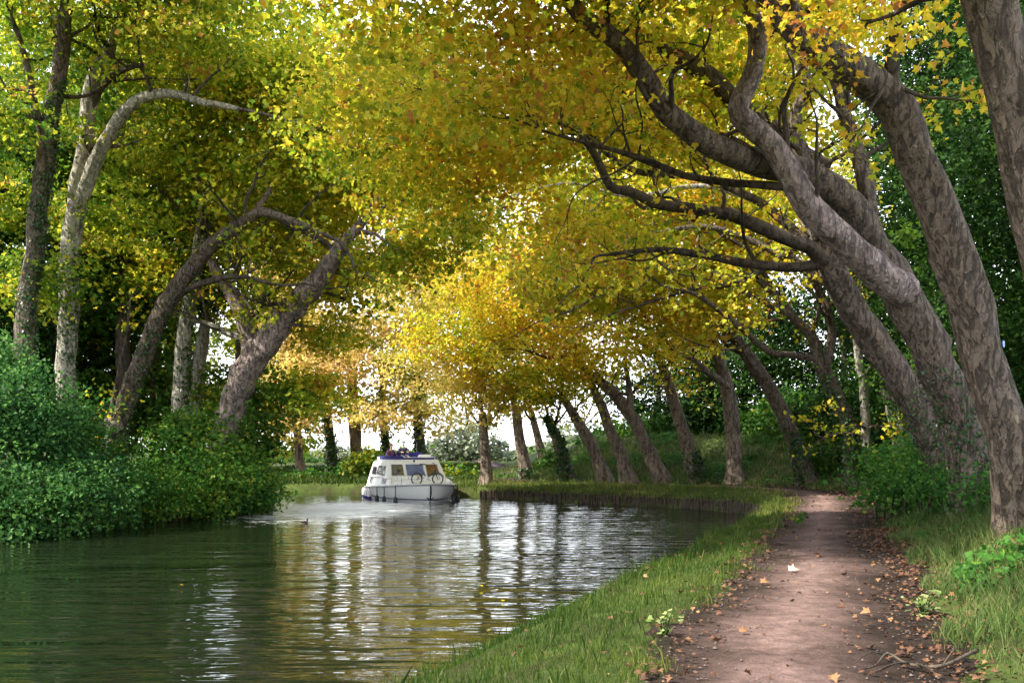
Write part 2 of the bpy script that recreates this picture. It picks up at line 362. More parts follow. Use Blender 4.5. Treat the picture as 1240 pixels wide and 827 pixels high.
strip("side_path", np.array([(.6,53.6),(.3,58),(-.4,63),(-1.6,72),(-3,90)], float), .8, 13, .3, .06, PM, 6, .15)

def make_water():
    m, nt, b = newmat("canal_water"); L = nt.links
    tc = nt.nodes.new("ShaderNodeTexCoord")
    def mp(scale, rot=0):
        q = nt.nodes.new("ShaderNodeMapping"); q.inputs["Scale"].default_value = scale; q.inputs["Rotation"].default_value = (0, 0, rot); L.new(tc.outputs["Object"], q.inputs[0]); return q.outputs[0]
    n1 = N(nt, "ShaderNodeTexNoise", Scale=1.0, Detail=1, Roughness=.4); L.new(mp((.55, 1.9, 1), .06), n1.inputs["Vector"])
    n2 = N(nt, "ShaderNodeTexNoise", Scale=1.0, Detail=1, Roughness=.4); L.new(mp((1.7, 6.0, 1), -.05), n2.inputs["Vector"])
    n3 = N(nt, "ShaderNodeTexNoise", Scale=.22, Detail=2); L.new(mp((1, 1, 1)), n3.inputs["Vector"])
    # disturbed water round the boat
    vd = nt.nodes.new("ShaderNodeVectorMath"); vd.operation = 'SUBTRACT'; vd.inputs[1].default_value = (-6.4, 39.8, 0); L.new(tc.outputs["Object"], vd.inputs[0])
    vm = nt.nodes.new("ShaderNodeVectorMath"); vm.operation = 'MULTIPLY'; vm.inputs[1].default_value = (.19, .095, 1); L.new(vd.outputs[0], vm.inputs[0])
    vl = nt.nodes.new("ShaderNodeVectorMath"); vl.operation = 'LENGTH'; L.new(vm.outputs[0], vl.inputs[0])
    wk = N(nt, "ShaderNodeMapRange"); wk.inputs[1].default_value = 1.25; wk.inputs[2].default_value = .1; wk.inputs[3].default_value = 0; wk.inputs[4].default_value = 1
    L.new(vl.outputs["Value"], wk.inputs[0])
    h = nt.nodes.new("ShaderNodeMath"); h.operation = 'MULTIPLY_ADD'; L.new(n2.outputs[0], h.inputs[0]); h.inputs[1].default_value = .33; L.new(n1.outputs[0], h.inputs[2])
    amp = N(nt, "ShaderNodeMapRange"); amp.inputs[1].default_value = .35; amp.inputs[2].default_value = .65; amp.inputs[3].default_value = .035; amp.inputs[4].default_value = .075; L.new(n3.outputs[0], amp.inputs[0])
    am2 = nt.nodes.new("ShaderNodeMath"); am2.operation = 'MULTIPLY_ADD'; L.new(wk.outputs[0], am2.inputs[0]); am2.inputs[1].default_value = .05; L.new(amp.outputs[0], am2.inputs[2])
    hh = nt.nodes.new("ShaderNodeMath"); hh.operation = 'MULTIPLY'; L.new(h.outputs[0], hh.inputs[0]); L.new(am2.outputs[0], hh.inputs[1])
    bp = N(nt, "ShaderNodeBump", Strength=1.0, Distance=1.0); L.new(hh.outputs[0], bp.inputs["Height"]); L.new(bp.outputs[0], b.inputs["Normal"])
    # foam: broken white streaks in the wake
    n4 = N(nt, "ShaderNodeTexNoise", Scale=1.0, Detail=6, Roughness=.7); L.new(mp((1.5, 8, 1), .12), n4.inputs["Vector"])
    fm = nt.nodes.new("ShaderNodeMath"); fm.operation = 'MULTIPLY_ADD'; L.new(wk.outputs[0], fm.inputs[0]); fm.inputs[1].default_value = .50; L.new(n4.outputs[0], fm.inputs[2])
    fr = N(nt, "ShaderNodeMapRange"); fr.inputs[1].default_value = .79; fr.inputs[2].default_value = .88; L.new(fm.outputs[0], fr.inputs[0])
    mx = nt.nodes.new("ShaderNodeMix"); mx.data_type = 'RGBA'; L.new(fr.outputs[0], mx.inputs[0]); mx.inputs[6].default_value = (.008, .012, .006, 1); mx.inputs[7].default_value = (.75, .78, .8, 1)
    L.new(mx.outputs[2], b.inputs["Base Color"])
    df = nt.nodes.new("ShaderNodeBsdfDiffuse"); df.inputs[0].default_value = (.82, .85, .9, 1); ms = nt.nodes.new("ShaderNodeMixShader")
    L.new(fr.outputs[0], ms.inputs[0]); L.new(b.outputs[0], ms.inputs[1]); L.new(df.outputs[0], ms.inputs[2]); L.new(ms.outputs[0], nt.nodes["Material Output"].inputs[0])
    rr = N(nt, "ShaderNodeMapRange"); rr.inputs[3].default_value = .015; rr.inputs[4].default_value = .6; L.new(fr.outputs[0], rr.inputs[0]); L.new(rr.outputs[0], b.inputs["Roughness"])
    b.inputs["IOR"].default_value = 1.36; b.inputs["Specular IOR Level"].default_value = .5
    mb = MB()
    xs = np.linspace(-160, 12, 87); ys = np.linspace(-30, 60, 46); X, Y = np.meshgrid(xs, ys)
    V = np.stack([X, Y, 0*X], -1).reshape(-1, 3); n = len(xs)
    i = np.arange(len(ys)-1)[:, None]*n; j = np.arange(n-1)[None]
    Q = np.stack([i+j, i+j+1, i+n+j+1, i+n+j], -1).reshape(-1, 4)
    # keep only quads near the canal, the bank hides the rest
    c = V[Q].mean(1)[:, :2]; dr, sr = seg_dist(c, SHR); dl, sl = seg_dist(c, SHL)
    keep = ~(((sr > 0) & (dr > 2.5)) | ((sl < 0) & (dl > 2.5)))
    mb.add(V, Q[keep]); tag(mb.build("water", m), kind="structure")
make_water()

# ------------------------------------------------------------------ leaves, twigs, trees
LOD = {0: np.array([(0,0),(.16,.04),(.50,.10),(.36,.34),(.62,.60),(.26,.62),(0,1.05),(-.26,.62),(-.62,.60),(-.36,.34),(-.50,.10),(-.16,.04)]),
       1: np.array([(0,0),(.46,.10),(.56,.60),(.22,.60),(0,1.02),(-.22,.60),(-.56,.60),(-.46,.10)]),
       2: np.array([(0,0),(.46,.42),(0,1.0),(-.46,.42)]),
       3: np.array([(0,0),(.2,.35),(.16,.7),(0,1.0),(-.16,.7),(-.2,.35)])}
def add_leaves(mb, c, nrm, size, tint, rng, lod=1, droop=.5, fold=.28):
    T = LOD[lod]; n = len(c); k = len(T)
    nrm = nrm/(np.linalg.norm(nrm, axis=1)[:, None]+1e-9)
    t = rng.normal(size=(n, 3)); t[:, 2] -= droop
    t -= nrm*np.sum(t*nrm, 1)[:, None]; t /= np.linalg.norm(t, axis=1)[:, None]+1e-9
    b = np.cross(nrm, t)
    z = fold*np.abs(T[:, 0]) - .18*T[:, 1]**2
    V = c[:, None]+size[:, None, None]*(T[None, :, 0:1]*b[:, None]+(T[None, :, 1:2]-.4)*t[:, None]+z[None, :, None]*nrm[:, None])
    Fc = np.arange(n)[:, None]*k+np.arange(k)[None]
    mb.add(V.reshape(-1, 3), Fc, tint)

def leaf_size(d): return .066+.0027*d

def crown(name, root, base, blobs, skel, leafmat, barkmat, seed, tau=1.5, size=None, lod=1, bias=.5, cl_sig=.42, twigs=.35, limb_r=.4, limbs=True, spread=.13, tips=(), stray=.05, flat=.42):
    """blobs: (centre, radii). skel: (points, radii) of the wood already there. Grows limbs and twigs to the blobs, then leaves."""
    rng = R(seed); mb = MB(); wood = MB(); P = skel[0].copy(); RR = skel[1].copy(); nw = 0
    for (c, r) in blobs:
        r = np.asarray(r, float); c = np.asarray(c, float); d = abs(c[1])
        s = size or leaf_size(max(8, d)); rm = r.mean()
        vol = 4.19*r.prod(); Nl = int(vol*tau/(.5*.42*s*s*1.33*rm))
        per = int(np.clip(30*(cl_sig/.42)**2*(.2/s)**1.2, 8, 70)); K = max(3, Nl//per)
        g = rng.normal(size=(K, 3)); g /= np.linalg.norm(g, axis=1)[:, None]; q = rng.random(K)**.45*(np.where(rng.random(K) < stray, rng.uniform(1.0, 1.45, K), 1.0))
        cc = c+g*q[:, None]*r
        cc[:, 2] += .35*rm*(np.sin(cc[:, 0]*.9+seed)+np.sin(cc[:, 1]*1.1))*.3
        # limb to the blob
        if limbs:
            dist = np.linalg.norm(P-c, axis=1)+.4*np.maximum(0, P[:, 2]-c[2]); i = int(np.argmin(dist+.8*(RR < .02)))
            p0 = P[i]; L = np.linalg.norm(c-p0)
            if L > 1.0:
                m = np.array([p0, p0+(c-p0)*.35+np.array([0, 0, .14*L])+rng.normal(size=3)*.08*L, p0+(c-p0)*.7+np.array([0, 0, .10*L])+rng.normal(size=3)*.07*L, c])
                r0 = min(RR[i]*.66, .05+.018*L)
                q_, r_ = spline(m, [r0, r0*.7, r0*.45, r0*.2], .5); wood.tube(q_, r_, 7, lump=.12, rng=rng); nw += 1
                P = np.vstack([P, q_]); RR = np.concatenate([RR, r_])
        # twigs to a share of the leaf clusters
        sel = np.where(rng.random(K) < twigs)[0]
        dd = np.array([np.min(np.linalg.norm(P-cc[i], axis=1)) for i in sel]) if len(sel) else np.array([])
        for i in sel[np.argsort(dd)]:
            t = cc[i]; dist = np.linalg.norm(P-t, axis=1)+.5*np.maximum(0, P[:, 2]-t[2]); j = int(np.argmin(dist)); p0 = P[j]; L = np.linalg.norm(t-p0)
            if L < .25: continue
            m = np.array([p0, p0+(t-p0)*.4+rng.normal(size=3)*.1*L+np.array([0, 0, .08*L]), p0+(t-p0)*.75+rng.normal(size=3)*.1*L+np.array([0, 0, .06*L]), t])
            r0 = min(RR[j]*.7, .014+.014*L)
            q_, r_ = spline(m, [r0, r0*.75, r0*.5, max(.004, r0*.2)], max(.25, L/7)); wood.tube(q_, r_, 5, cap=False); nw += 1
            P = np.vstack([P, q_]); RR = np.concatenate([RR, r_])
        # leaves
        ci = np.repeat(np.arange(K), per); n = len(ci)
        pos = cc[ci]+rng.normal(size=(n, 3))*np.array([1, 1, flat])*cl_sig*(.75+.5*rng.random(K))[ci][:, None]
        out = (pos-c)/r; ct = rng.normal(size=(K, 3))*.45; nr = rng.normal(size=(n, 3))*.62+np.array([0, 0, .85])+out*.3+ct[ci]
        sz = s*rng.uniform(.42, 1.22, n)*(.75+.5*rng.random(K))[ci]
        clump = rng.normal(size=K)*spread
        big = .05*np.sin(pos[:, 0]*.55+seed)+.05*np.sin(pos[:, 1]*.4+1.7*seed)+.07*np.sin(pos[:, 2]*1.7+pos[:, 0])
        tint = np.clip(bias+clump[ci]+big+rng.normal(size=n)*.19, 0, 1)
        add_leaves(mb, pos, nr, sz, tint, rng, lod)
    if len(tips):
        tp = np.array(tips); s = size or leaf_size(max(8, abs(tp[:, 1].mean()))); per = 11; ci = np.repeat(np.arange(len(tp)), per); n = len(ci)
        pos = tp[ci]+rng.normal(size=(n, 3))*np.array([1, 1, .6])*s*1.5
        add_leaves(mb, pos, rng.normal(size=(n, 3))*.7+np.array([0, 0, .9]), s*rng.uniform(.45, 1.2, n), np.clip(bias+rng.normal(size=n)*.22, 0, 1), rng, lod)
    if nw: wood.build("branches", barkmat, root, base, smooth=True)
    if mb.nv: mb.build(name, leafmat, root, base, tint=True)
    return P, RR

def ivy_on(root, base, q, r, seed, span=(0, .6), side=(1, 0, 0), dens=120, size=.1, mat=None, thick=.1):
    rng = R(seed); L = np.concatenate([[0], np.cumsum(np.linalg.norm(np.diff(q, axis=0), axis=1))]); tot = L[-1]
    n = int(dens*(span[1]-span[0])*tot*np.mean(r)*6.28*.6)
    s = rng.uniform(span[0], span[1], n)**1.15*tot
    c = np.column_stack([np.interp(s, L, q[:, k]) for k in range(3)]); rr = np.interp(s, L, r)
    sd_ = np.asarray(side, float); a0 = math.atan2(sd_[1], sd_[0])
    a = a0+rng.normal(size=n)*(.95-.5*s/tot)+.5*np.sin(s*2.2+seed)
    o = np.column_stack([np.cos(a), np.sin(a), .15*rng.normal(size=n)])
    pos = c+o*(rr+rng.uniform(.01, thick, n))[:, None]
    mb = MB(); add_leaves(mb, pos, o+rng.normal(size=(n, 3))*.45+np.array([0, 0, .3]), size*rng.uniform(.6, 1.3, n), np.clip(rng.normal(size=n)*.25+.45, 0, 1), rng, 2)
    mb.build("ivy", mat or IVY, root, base, tint=True)

def wob(n, rng):
    """smooth wander of a centre line"""
    i = np.arange(n)*.13; return np.stack([sum(rng.normal()*np.sin(i*f+rng.uniform(0, 6.28))/np.sqrt(f) for f in (1.1, 2.3, 4.1, 7.0)) for _ in range(3)], 1)*.5
def px_line(pts):
    """(u, v, d, width in photo pixels) -> real points and radii"""
    P = np.array([at(u, v, d) for u, v, d, w in pts]); r = np.array([w/2/F*d for u, v, d, w in pts]); return P, r

def shoots_on(q, r, rng, tips, mb):
    """crooked side branches with forking twigs along a limb, and a thin continuation of its end"""
    L = np.concatenate([[0], np.cumsum(np.linalg.norm(np.diff(q, axis=0), axis=1))]); tot = L[-1]; dist = abs(q[0][1]); sc = .6+dist/45
    ends = [(1.0, 1.3)]+[(t, 1.0) for t in rng.uniform(.18, 1, int(np.clip(2+tot*.95/sc, 3, 11)))]
    for t, big in ends:
        i = min(len(q)-1, int(t*(len(q)-1))); T = q[i]-q[max(0, i-3)]; T = T/(np.linalg.norm(T)+1e-9)
        o = rng.normal(size=3); o[2] = o[2]*.7+.25; o -= T*np.dot(o, T)*.8; o /= np.linalg.norm(o)
        D = (T*1.0+o*.25 if t == 1.0 else T*.55+o); D /= np.linalg.norm(D)
        ln = big*rng.uniform(.9, 2.6)*sc; r0 = min(r[i]*.85 if t == 1.0 else r[i]*.5, .012+.02*ln)
        P = [q[i]]
        for k in range(5):
            D = D+rng.normal(size=3)*.30+np.array([0, 0, .05]); D /= np.linalg.norm(D); P.append(P[-1]+D*ln/5)
        a, b = spline(np.array(P), np.linspace(r0, max(.006, r0*.22), 6), .12*sc); mb.tube(a, b, 6)
        tips.append(a[-1])
        for w in range(rng.integers(2, 5)):
            j = rng.integers(len(a)//3, len(a)); D2 = D+rng.normal(size=3)*.8; D2 /= np.linalg.norm(D2); l2 = ln*rng.uniform(.25, .6); P2 = [a[j]]
            for k in range(3): D2 = D2+rng.normal(size=3)*.3; D2 /= np.linalg.norm(D2); P2.append(P2[-1]+D2*l2/3)
            c, e = spline(np.array(P2), np.linspace(b[j]*.7, .005, 4), .15*sc); mb.tube(c, e, 5, cap=False); tips.append(c[-1]); tips.append(c[len(c)//2])
def tree(name, label, trunk, blobs, leafmat=YEL, bark=BK, limbs=(), seed=1, group=None, ivy=None, tau=1.3, bias=.52, lod=None, twigs=.45, size=None, ns=14, cl_sig=.42, spread=.13, crown_limbs=True, cat="tree", wk=1.0, shoots_top=True, df=1.0):
    rng = R(seed+1000)
    if df != 1.0:
        trunk = [(u, v, d*df, w) for u, v, d, w in trunk]; blobs = [(u, v, d*df, *[c*df for c in rest]) for u, v, d, *rest in blobs]
        limbs = [(l[0], [(u, v, d*df, w) for u, v, d, w in l[1]]) if isinstance(l, tuple) else [(u, v, d*df, w) for u, v, d, w in l] for l in limbs]
    if group == RG and seed >= 13:
        u0, v0, d0, w0 = trunk[0]; ds = np.linspace(d0-6, d0+6, 121); rp = np.array([at(u0, v0, q_) for q_ in ds]); gd = rp[:, 2]-ground_z(rp[:, 0], rp[:, 1])
        hit = np.where(gd < 0)[0]; dd = (ds[hit[0]] if len(hit) else ds[np.argmin(np.abs(gd))])-d0
        f_ = 1+dd/d0; trunk = [(u, v, d*f_, w) for u, v, d, w in trunk]; blobs = [(u, v, d*f_, *rest) for u, v, d, *rest in blobs]
        limbs = [(l[0], [(u, v, d*f_, w) for u, v, d, w in l[1]]) if isinstance(l, tuple) else [(u, v, d*f_, w) for u, v, d, w in l] for l in limbs]
    wk *= .9; P, r = px_line(trunk); r = r*wk
    x0, y0 = P[0][:2]; zg = gz(x0, y0)
    P[0][2] = zg-.12 if P[0][2] > zg-.12 or True else P[0][2]
    base = np.array([x0, y0, zg])
    keep = [0]+[i for i in range(1, len(P)) if P[i][2] > zg+.25]; P = P[keep]; r = r[keep]
    root = empty(name, base, label, cat, group)
    q, rr = spline(P, r, .13); q = q + wob(len(q), rng)*rr[:, None]*(.07 if seed in (11, 12) else .13)
    tb = MB(); tb.tube(q, rr, ns+6, flare=.16, lump=.10, rng=rng)
    tb.build("trunk", bark, root, base, smooth=True)
    SP, SR = q, rr; tips = []; sb_ = MB()
    if shoots_top: shoots_on(q[int(len(q)*.62):], rr[int(len(q)*.62):], rng, tips, sb_)
    for l in limbs:
        bk = bark
        if isinstance(l, tuple): bk, l = l
        LP, lr = px_line(l); lr = lr*wk; a, b = spline(LP, lr, .13); lb = MB()
        a = a + wob(len(a), rng)*b[:, None]*.28
        lb.tube(a, b, 12, lump=.12, rng=rng); lb.build("limb", bk, root, base, smooth=True)
        shoots_on(a, b, rng, tips, sb_)
        SP = np.vstack([SP, a]); SR = np.concatenate([SR, b])
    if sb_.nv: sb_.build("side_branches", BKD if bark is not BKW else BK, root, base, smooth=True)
    bl = [(at(u, v, d), (rx, ry, rz)) for (u, v, d, rx, ry, rz) in blobs]
    hi = SP[:, 2] > min(base[2]+2.2, SP[:, 2].max()-.5)
    dm = np.mean([b[2] for b in blobs]) if blobs else 30
    if bl:
        crown("crown", root, base, bl, (SP[hi], SR[hi]), leafmat, bark, seed, tau, size, lod if lod is not None else (0 if dm < 16 else 1 if dm < 45 else 2), bias, cl_sig, twigs, limbs=crown_limbs, spread=spread, tips=tips)
    if ivy: ivy_on(root, base, q, rr, seed+5, **ivy)
    return root, base, q, rr

#==TREES==
# ------------------------------------------------------------------ right bank, nearest first
RG = "plane trees leaning over the towpath"
tree("plane_tree", "grey plane trunk cut off by the upper right corner of the view",
     [(1330,680,9.5,105),(1305,480,9.5,92),(1270,300,9.3,86),(1235,150,9.1,80),(1195,0,9,76),(1150,-160,8.8,66),(1080,-330,8.5,52)],
     [(1000,-330,8,2.6,2.6,1.6),(820,-420,7,2.8,2.8,1.6),(1000,-560,11,3,3,2),(1150,-420,12,3,3,2)], YEL, BK, seed=11, wk=0.8, group=RG, bias=.5, twigs=.3)
_, _, MQ, MR = tree("plane_tree", "thick mottled plane trunk with a small blue waymark, nearest whole tree by the path",
     [(1240,655,15.2,110),(1222,540,15,84),(1195,440,15,80),(1165,340,14.8,78),(1135,255,14.6,76),(1108,185,14.4,74),(1075,120,14.2,72),(1010,70,13.8,66),(960,25,13.4,58),(900,-50,13,48),(820,-130,12.5,36)],
     [(1050,0,11,.9,.8,.45),(1000,-290,12,3.2,2.6,1.7),(820,-280,12,2.8,2.6,1.5),(1120,-260,14,2.6,2.6,1.6)], YEL, BK,
     limbs=[(BKD, [(1082,150,14.3,34),(1078,95,14.0,28),(1082,50,13.8,24),(1095,0,13.5,20),(1110,-60,13.2,15)])], seed=12, wk=0.7, group=RG, bias=.55, twigs=.5, ns=20)
tree("plane_tree", "massive forked plane beside the path whose two limbs arch over the water",
     [(1182,612,24.5,82),(1170,550,24.5,66),(1154,485,24.3,60),(1128,430,24,60),(1106,385,23.8,64),(1088,345,23.5,62),(1066,310,23.2,54),(1034,258,23,50),(978,213,22.6,46),(926,200,22.2,44),(861,173,21.5,40),(814,140,21,36),(782,94,20.5,34),(754,56,20,32),(707,23,19.5,28),(680,-10,19,25),(630,-70,18,18)],
     [(690,-100,19,3.2,3,1.7),(880,-150,21,3,3,2),(560,-120,18,3.2,3,1.8),(760,30,28,2.4,2,1.2),(980,-110,25,2.6,2.4,1.7),(620,110,22,1.8,1.8,1.0)], YEL, BK,
     limbs=[(BKP, [(1092,350,23.3,60),(1062,328,22.8,54),(1030,300,22.4,46),(985,255,22.0,44),(958,212,21.8,42),(936,176,21.6,40),(905,146,21.4,44),(893,130,21.3,36),(910,86,21.1,32),(916,40,20.9,30),(900,0,20.7,28),(880,-60,20.4,20)]),
            [(1052,262,23.2,30),(1046,215,23.4,26),(1034,168,23.6,24),(1020,126,23.7,20),(1005,80,23.8,14),(990,30,24,8)],
            (BKD, [(960,228,22.5,14),(922,226,22.6,13),(880,222,22.7,12),(833,214,22.5,11),(790,198,22.3,10),(754,184,22,8),(700,170,21.7,6),(655,158,21.4,4)])],
     seed=13, wk=0.82, group=RG, bias=.5, twigs=.4, ns=18, ivy=dict(span=(0, .25), side=(-.5, -1, 0), dens=170, size=.075))
tree("plane_tree", "dark straight leaning plane trunk left of the massive forked plane",
     [(1160,606,27.5,64),(1140,560,27.5,50),(1118,515,27.3,46),(1098,472,27,46),(1062,415,26.7,46),(1028,365,26.4,44),(1008,320,26,40),(992,270,25.8,30),(975,210,25.6,24),(962,140,25.4,20),(980,105,25.2,16),(950,45,25,12)],
     [(640,150,28,2.8,2.4,1.4),(560,230,29,2.4,2.2,1.2),(730,110,29.5,2.8,2.5,1.5),(850,130,30,2.8,2.5,1.7),(480,130,27,2.6,2.6,1.4),(930,60,28,2.4,2.2,1.6),(700,300,30,1.8,1.6,.9)], YEL, BK,
     limbs=[(BKD, [(1012,325,26,26),(983,300,25.8,24),(940,283,25.5,22),(894,263,25.2,20),(856,255,25,19),(800,248,24.7,17),(763,234,24.4,15),(740,226,24.2,14),(721,187,24,12),(707,168,23.8,11),(688,152,23.6,10),(640,140,23.2,6)]),
            (BKD, [(1000,205,26,30),(940,160,26.5,30),(875,108,26.5,30),(838,80,26.4,28),(772,37,26.2,24),(721,0,26,20),(670,-40,25.6,14)]),
            (BK, [(978,290,26,16),(910,240,26.6,13),(840,214,26.8,11),(770,208,26.6,9),(715,170,26.2,7),(660,122,25.8,5),(610,98,25.5,3)]),
            (BKD, [(990,262,25.9,13),(930,200,26.5,10),(880,165,26.8,8),(800,150,26.8,6),(740,100,26.5,4),(690,82,26,3)]),
            (BKD, [(1004,318,26,18),(960,325,26,16),(900,318,26,14),(850,308,26,12),(800,303,25.8,9),(740,308,25.5,6)])],
     seed=14, wk=0.85, group=RG, bias=0.45, twigs=.45, ns=16, ivy=dict(span=(0, .3), side=(-.3, -1, 0), dens=170, size=.075))
tree("plane_tree", "pale whitish plane trunk behind the dark leaning trunk",
     [(1098,560,32.5,54),(1088,500,32.3,42),(1070,440,32,38),(1045,395,31.6,36),(1018,362,31.2,34),(1002,330,31,30),(985,285,30.7,22),(960,240,30.4,16)],
     [(800,190,35,3,2.8,1.6),(900,190,36,2.8,2.6,1.8),(720,230,34,2.6,2.4,1.4),(620,190,33,2.8,2.6,1.5),(860,60,35,3,3,2),(760,100,35,3,3,2)], YEL, BKW,
     limbs=[(BKW, [(1054,596,32.6,26),(1051,545,32.4,20),(1047,490,32,18),(1040,430,31.6,17),(1030,370,31.2,15),(1015,310,30.8,12)]), (BK, [(1012,350,31.1,18),(935,304,31.2,14),(862,276,30.8,12),(790,284,30.2,9),(720,310,29.6,6),(660,345,29.2,4)]), (BKW, [(996,312,30.8,16),(930,252,31,12),(850,226,31,10),(765,238,30.4,8),(690,222,30,6),(610,240,29.5,4)]), (BKD, [(985,285,30.7,14),(900,340,31.5,10),(830,352,31.5,8),(770,372,31,5)])], seed=15, wk=0.66, group=RG, bias=0.45, ns=14, ivy=dict(span=(.02, .5), side=(1, -.5, 0), dens=110, size=.12))
tree("plane_tree", "ivy clad plane at the path bend with one long branch reaching left",
     [(1036,592,40,44),(1032,550,40,34),(1028,515,39.8,32),(1008,470,39.6,32),(993,438,39.4,30),(985,410,39.2,24),(960,384,39,20),(940,360,38.8,16),(918,338,38.5,12)],
     [(850,340,41,2.6,2.4,1.4),(760,330,40,2.4,2.3,1.3),(930,290,42,2.6,2.4,1.6),(840,250,41,2.8,2.8,1.8),(690,340,39,2.2,2.2,1.2),(740,250,40,3,2.8,1.8),(950,220,41,3,3,2.2)], YEL, BK,
     limbs=[(BK, [(960,384,39,15),(900,352,38.6,12),(840,322,38.2,10),(770,330,37.6,8),(700,372,37,5),(650,390,36.5,3)]), (BKD, [(950,370,39,12),(900,300,38.8,9),(830,270,38.5,7),(760,276,38,5)]), (BK, [(994,436,39.4,18),(960,430,39,15),(931,425,38.6,14),(894,394,38,12),(865,372,37.6,11),(840,356,37.2,9),(800,345,36.6,6)]),
            (BK, [(1000,445,39.4,22),(1008,405,39.4,20),(995,360,39.2,18),(970,320,39,14),(930,285,38.8,9)])], seed=16, wk=0.62, group=RG, bias=.52, ivy=dict(span=(0, .55), side=(-.6, -1, 0), dens=110, size=.14))
tree("plane_tree", "crooked plane trunk with ivy foot and elbow, at the bend left of the path",
     [(980,584,45,46),(970,560,45,32),(960,530,44.8,28),(945,495,44.6,28),(930,465,44.4,28),(910,438,44.2,26),(893,415,44,22),(872,385,43.5,14)],
     [(860,380,43,2.4,2.2,1.3),(800,300,42,2.8,2.6,1.8),(880,300,44,2.8,2.6,1.8),(740,390,42,2.2,2.2,1.2),(800,180,44,3.2,3,2.2)], YEL, BK, seed=17, wk=0.7, group=RG, bias=.52, ivy=dict(span=(0, .35), side=(-.6, -1, 0), dens=90, size=.15))
tree("plane_tree", "sturdy upright plane trunk with swollen foot, facing the bend",
     [(890,584,50,44),(889,550,50,32),(888,515,50,30),(880,470,49.8,28),(872,440,49.6,26),(862,410,49.2,18)],
     [(850,390,48,2.4,2.2,1.2),(790,340,47,2.8,2.6,1.8),(870,330,49,2.6,2.6,1.8),(720,330,46,2.8,2.6,1.8),(850,220,49,3.2,3.2,2.4)], YEL, BKF,
     limbs=[(BKF, [(880,468,49.7,16),(860,452,49.2,13),(840,436,48.8,10),(815,425,48,6)])], tau=1.05, seed=18, wk=0.64, group=RG, bias=.55)
tree("plane_tree", "short plane trunk wrapped in dark ivy left of the upright trunk",
     [(844,580,52,42),(834,545,52,30),(823,510,51.8,28),(812,472,51.5,25),(800,440,51,18)],
     [(790,420,50,2.3,2.2,1.3),(730,360,49,2.8,2.6,1.8),(660,360,48,2.6,2.6,1.7),(770,300,50,3,3,2.2)], YEL, BKF, tau=1.05, seed=19, wk=0.6, group=RG, bias=.55, ivy=dict(span=(0, .3), side=(.3, -1, 0), dens=130, size=.16, thick=.2))
tree("plane_tree", "strongly slanting plane trunk with a forked top beyond the piled bank",
     [(802,584,52.5,38),(788,550,52.4,28),(772,515,52,26),(752,488,51.6,24),(730,466,51.2,20),(700,440,50.5,12)],
     [(700,430,50,2.4,2.3,1.3),(640,390,49,2.8,2.6,1.7),(600,330,48,3,2.8,2),(680,270,50,3.2,3,2.3)], YEL, BKF,
     limbs=[(BKF, [(764,500,51.8,15),(762,470,51.7,12),(757,440,51.5,8)])], tau=1.05, seed=20, wk=0.66, group=RG, bias=.52)
tree("plane_tree", "slim grey leaning plane trunk, left of the strongly slanting one",
     [(763,585,53.5,34),(752,555,53.4,23),(740,522,53.2,21),(728,490,53,19),(716,465,52.6,14)],
     [(700,450,52,2.2,2.2,1.3),(650,400,52,2.8,2.6,1.8),(580,400,51,2.6,2.6,1.6)], YEL, BKF, tau=1.05, seed=21, wk=0.68, group=RG, bias=0.46)
tree("plane_tree", "leaning plane trunk with a bare foot above the timber piles",
     [(735,584,55.5,34),(724,556,55.4,24),(711,530,55.2,22),(696,504,55,18),(680,480,54.5,12)],
     [(660,462,54,2.2,2.2,1.2),(600,430,54,2.6,2.6,1.7),(540,400,53,2.8,2.6,1.8),(620,320,54,3.2,3,2.4)], YEL, BKF, tau=.85, seed=22, wk=0.7, group=RG, bias=0.44)
tree("plane_tree", "ivy covered leaning trunk beside the small side path",
     [(690,584,58,30),(682,556,58,20),(673,530,57.8,19),(664,505,57.5,15)],
     [(650,470,57,2.3,2.2,1.1),(600,460,57,2.4,2.4,1.4),(560,340,57,3.4,3.2,2.4)], YGR, BKF, tau=.85, seed=23, wk=0.75, group=RG, bias=.62, ivy=dict(span=(0, 1), side=(0, -1, 0), dens=160, size=.17, thick=.16))
tree("plane_tree", "tilted plane trunk standing farther back behind the side path",
     [(660,566,66,20),(655,545,66,16),(650,525,65.8,14),(644,500,65.5,11)],
     [(630,460,65,3,3,2),(690,420,65,3,3,2.4)], GOL, BKF, tau=.85, seed=24, wk=0.75, group=RG, bias=.45)
tree("plane_tree", "straight plane trunk right of the side path with a low ivy collar",
     [(637,580,61,30),(632,550,61,22),(628,520,61,20),(624,490,60.8,16)],
     [(610,470,60,2.6,2.4,1.5),(660,440,61,2.6,2.4,1.6),(560,400,60,3.2,3,2.2),(640,360,61,3.4,3.2,2.6)], YEL, BKF, tau=.85, seed=25, wk=0.68, group=RG, bias=0.4, ivy=dict(span=(0, .2), side=(.5, -1, 0), dens=150, size=.17, thick=.25))
tree("plane_tree", "upright plane trunk on the grass right of the boat",
     [(589,586,57.5,28),(588,560,57.5,20),(586,530,57.5,19),(584,500,57.4,16)],
     [(570,480,57,2.5,2.4,1.4),(520,440,57,2.8,2.6,1.8),(610,420,57,2.8,2.6,1.9),(560,330,57,3.4,3.2,2.6),(490,360,56,3,3,2.2),(540,230,57,3.6,3.4,2.8)], GOL, BKF, tau=.85, seed=26, wk=0.68, group=RG, bias=.35)
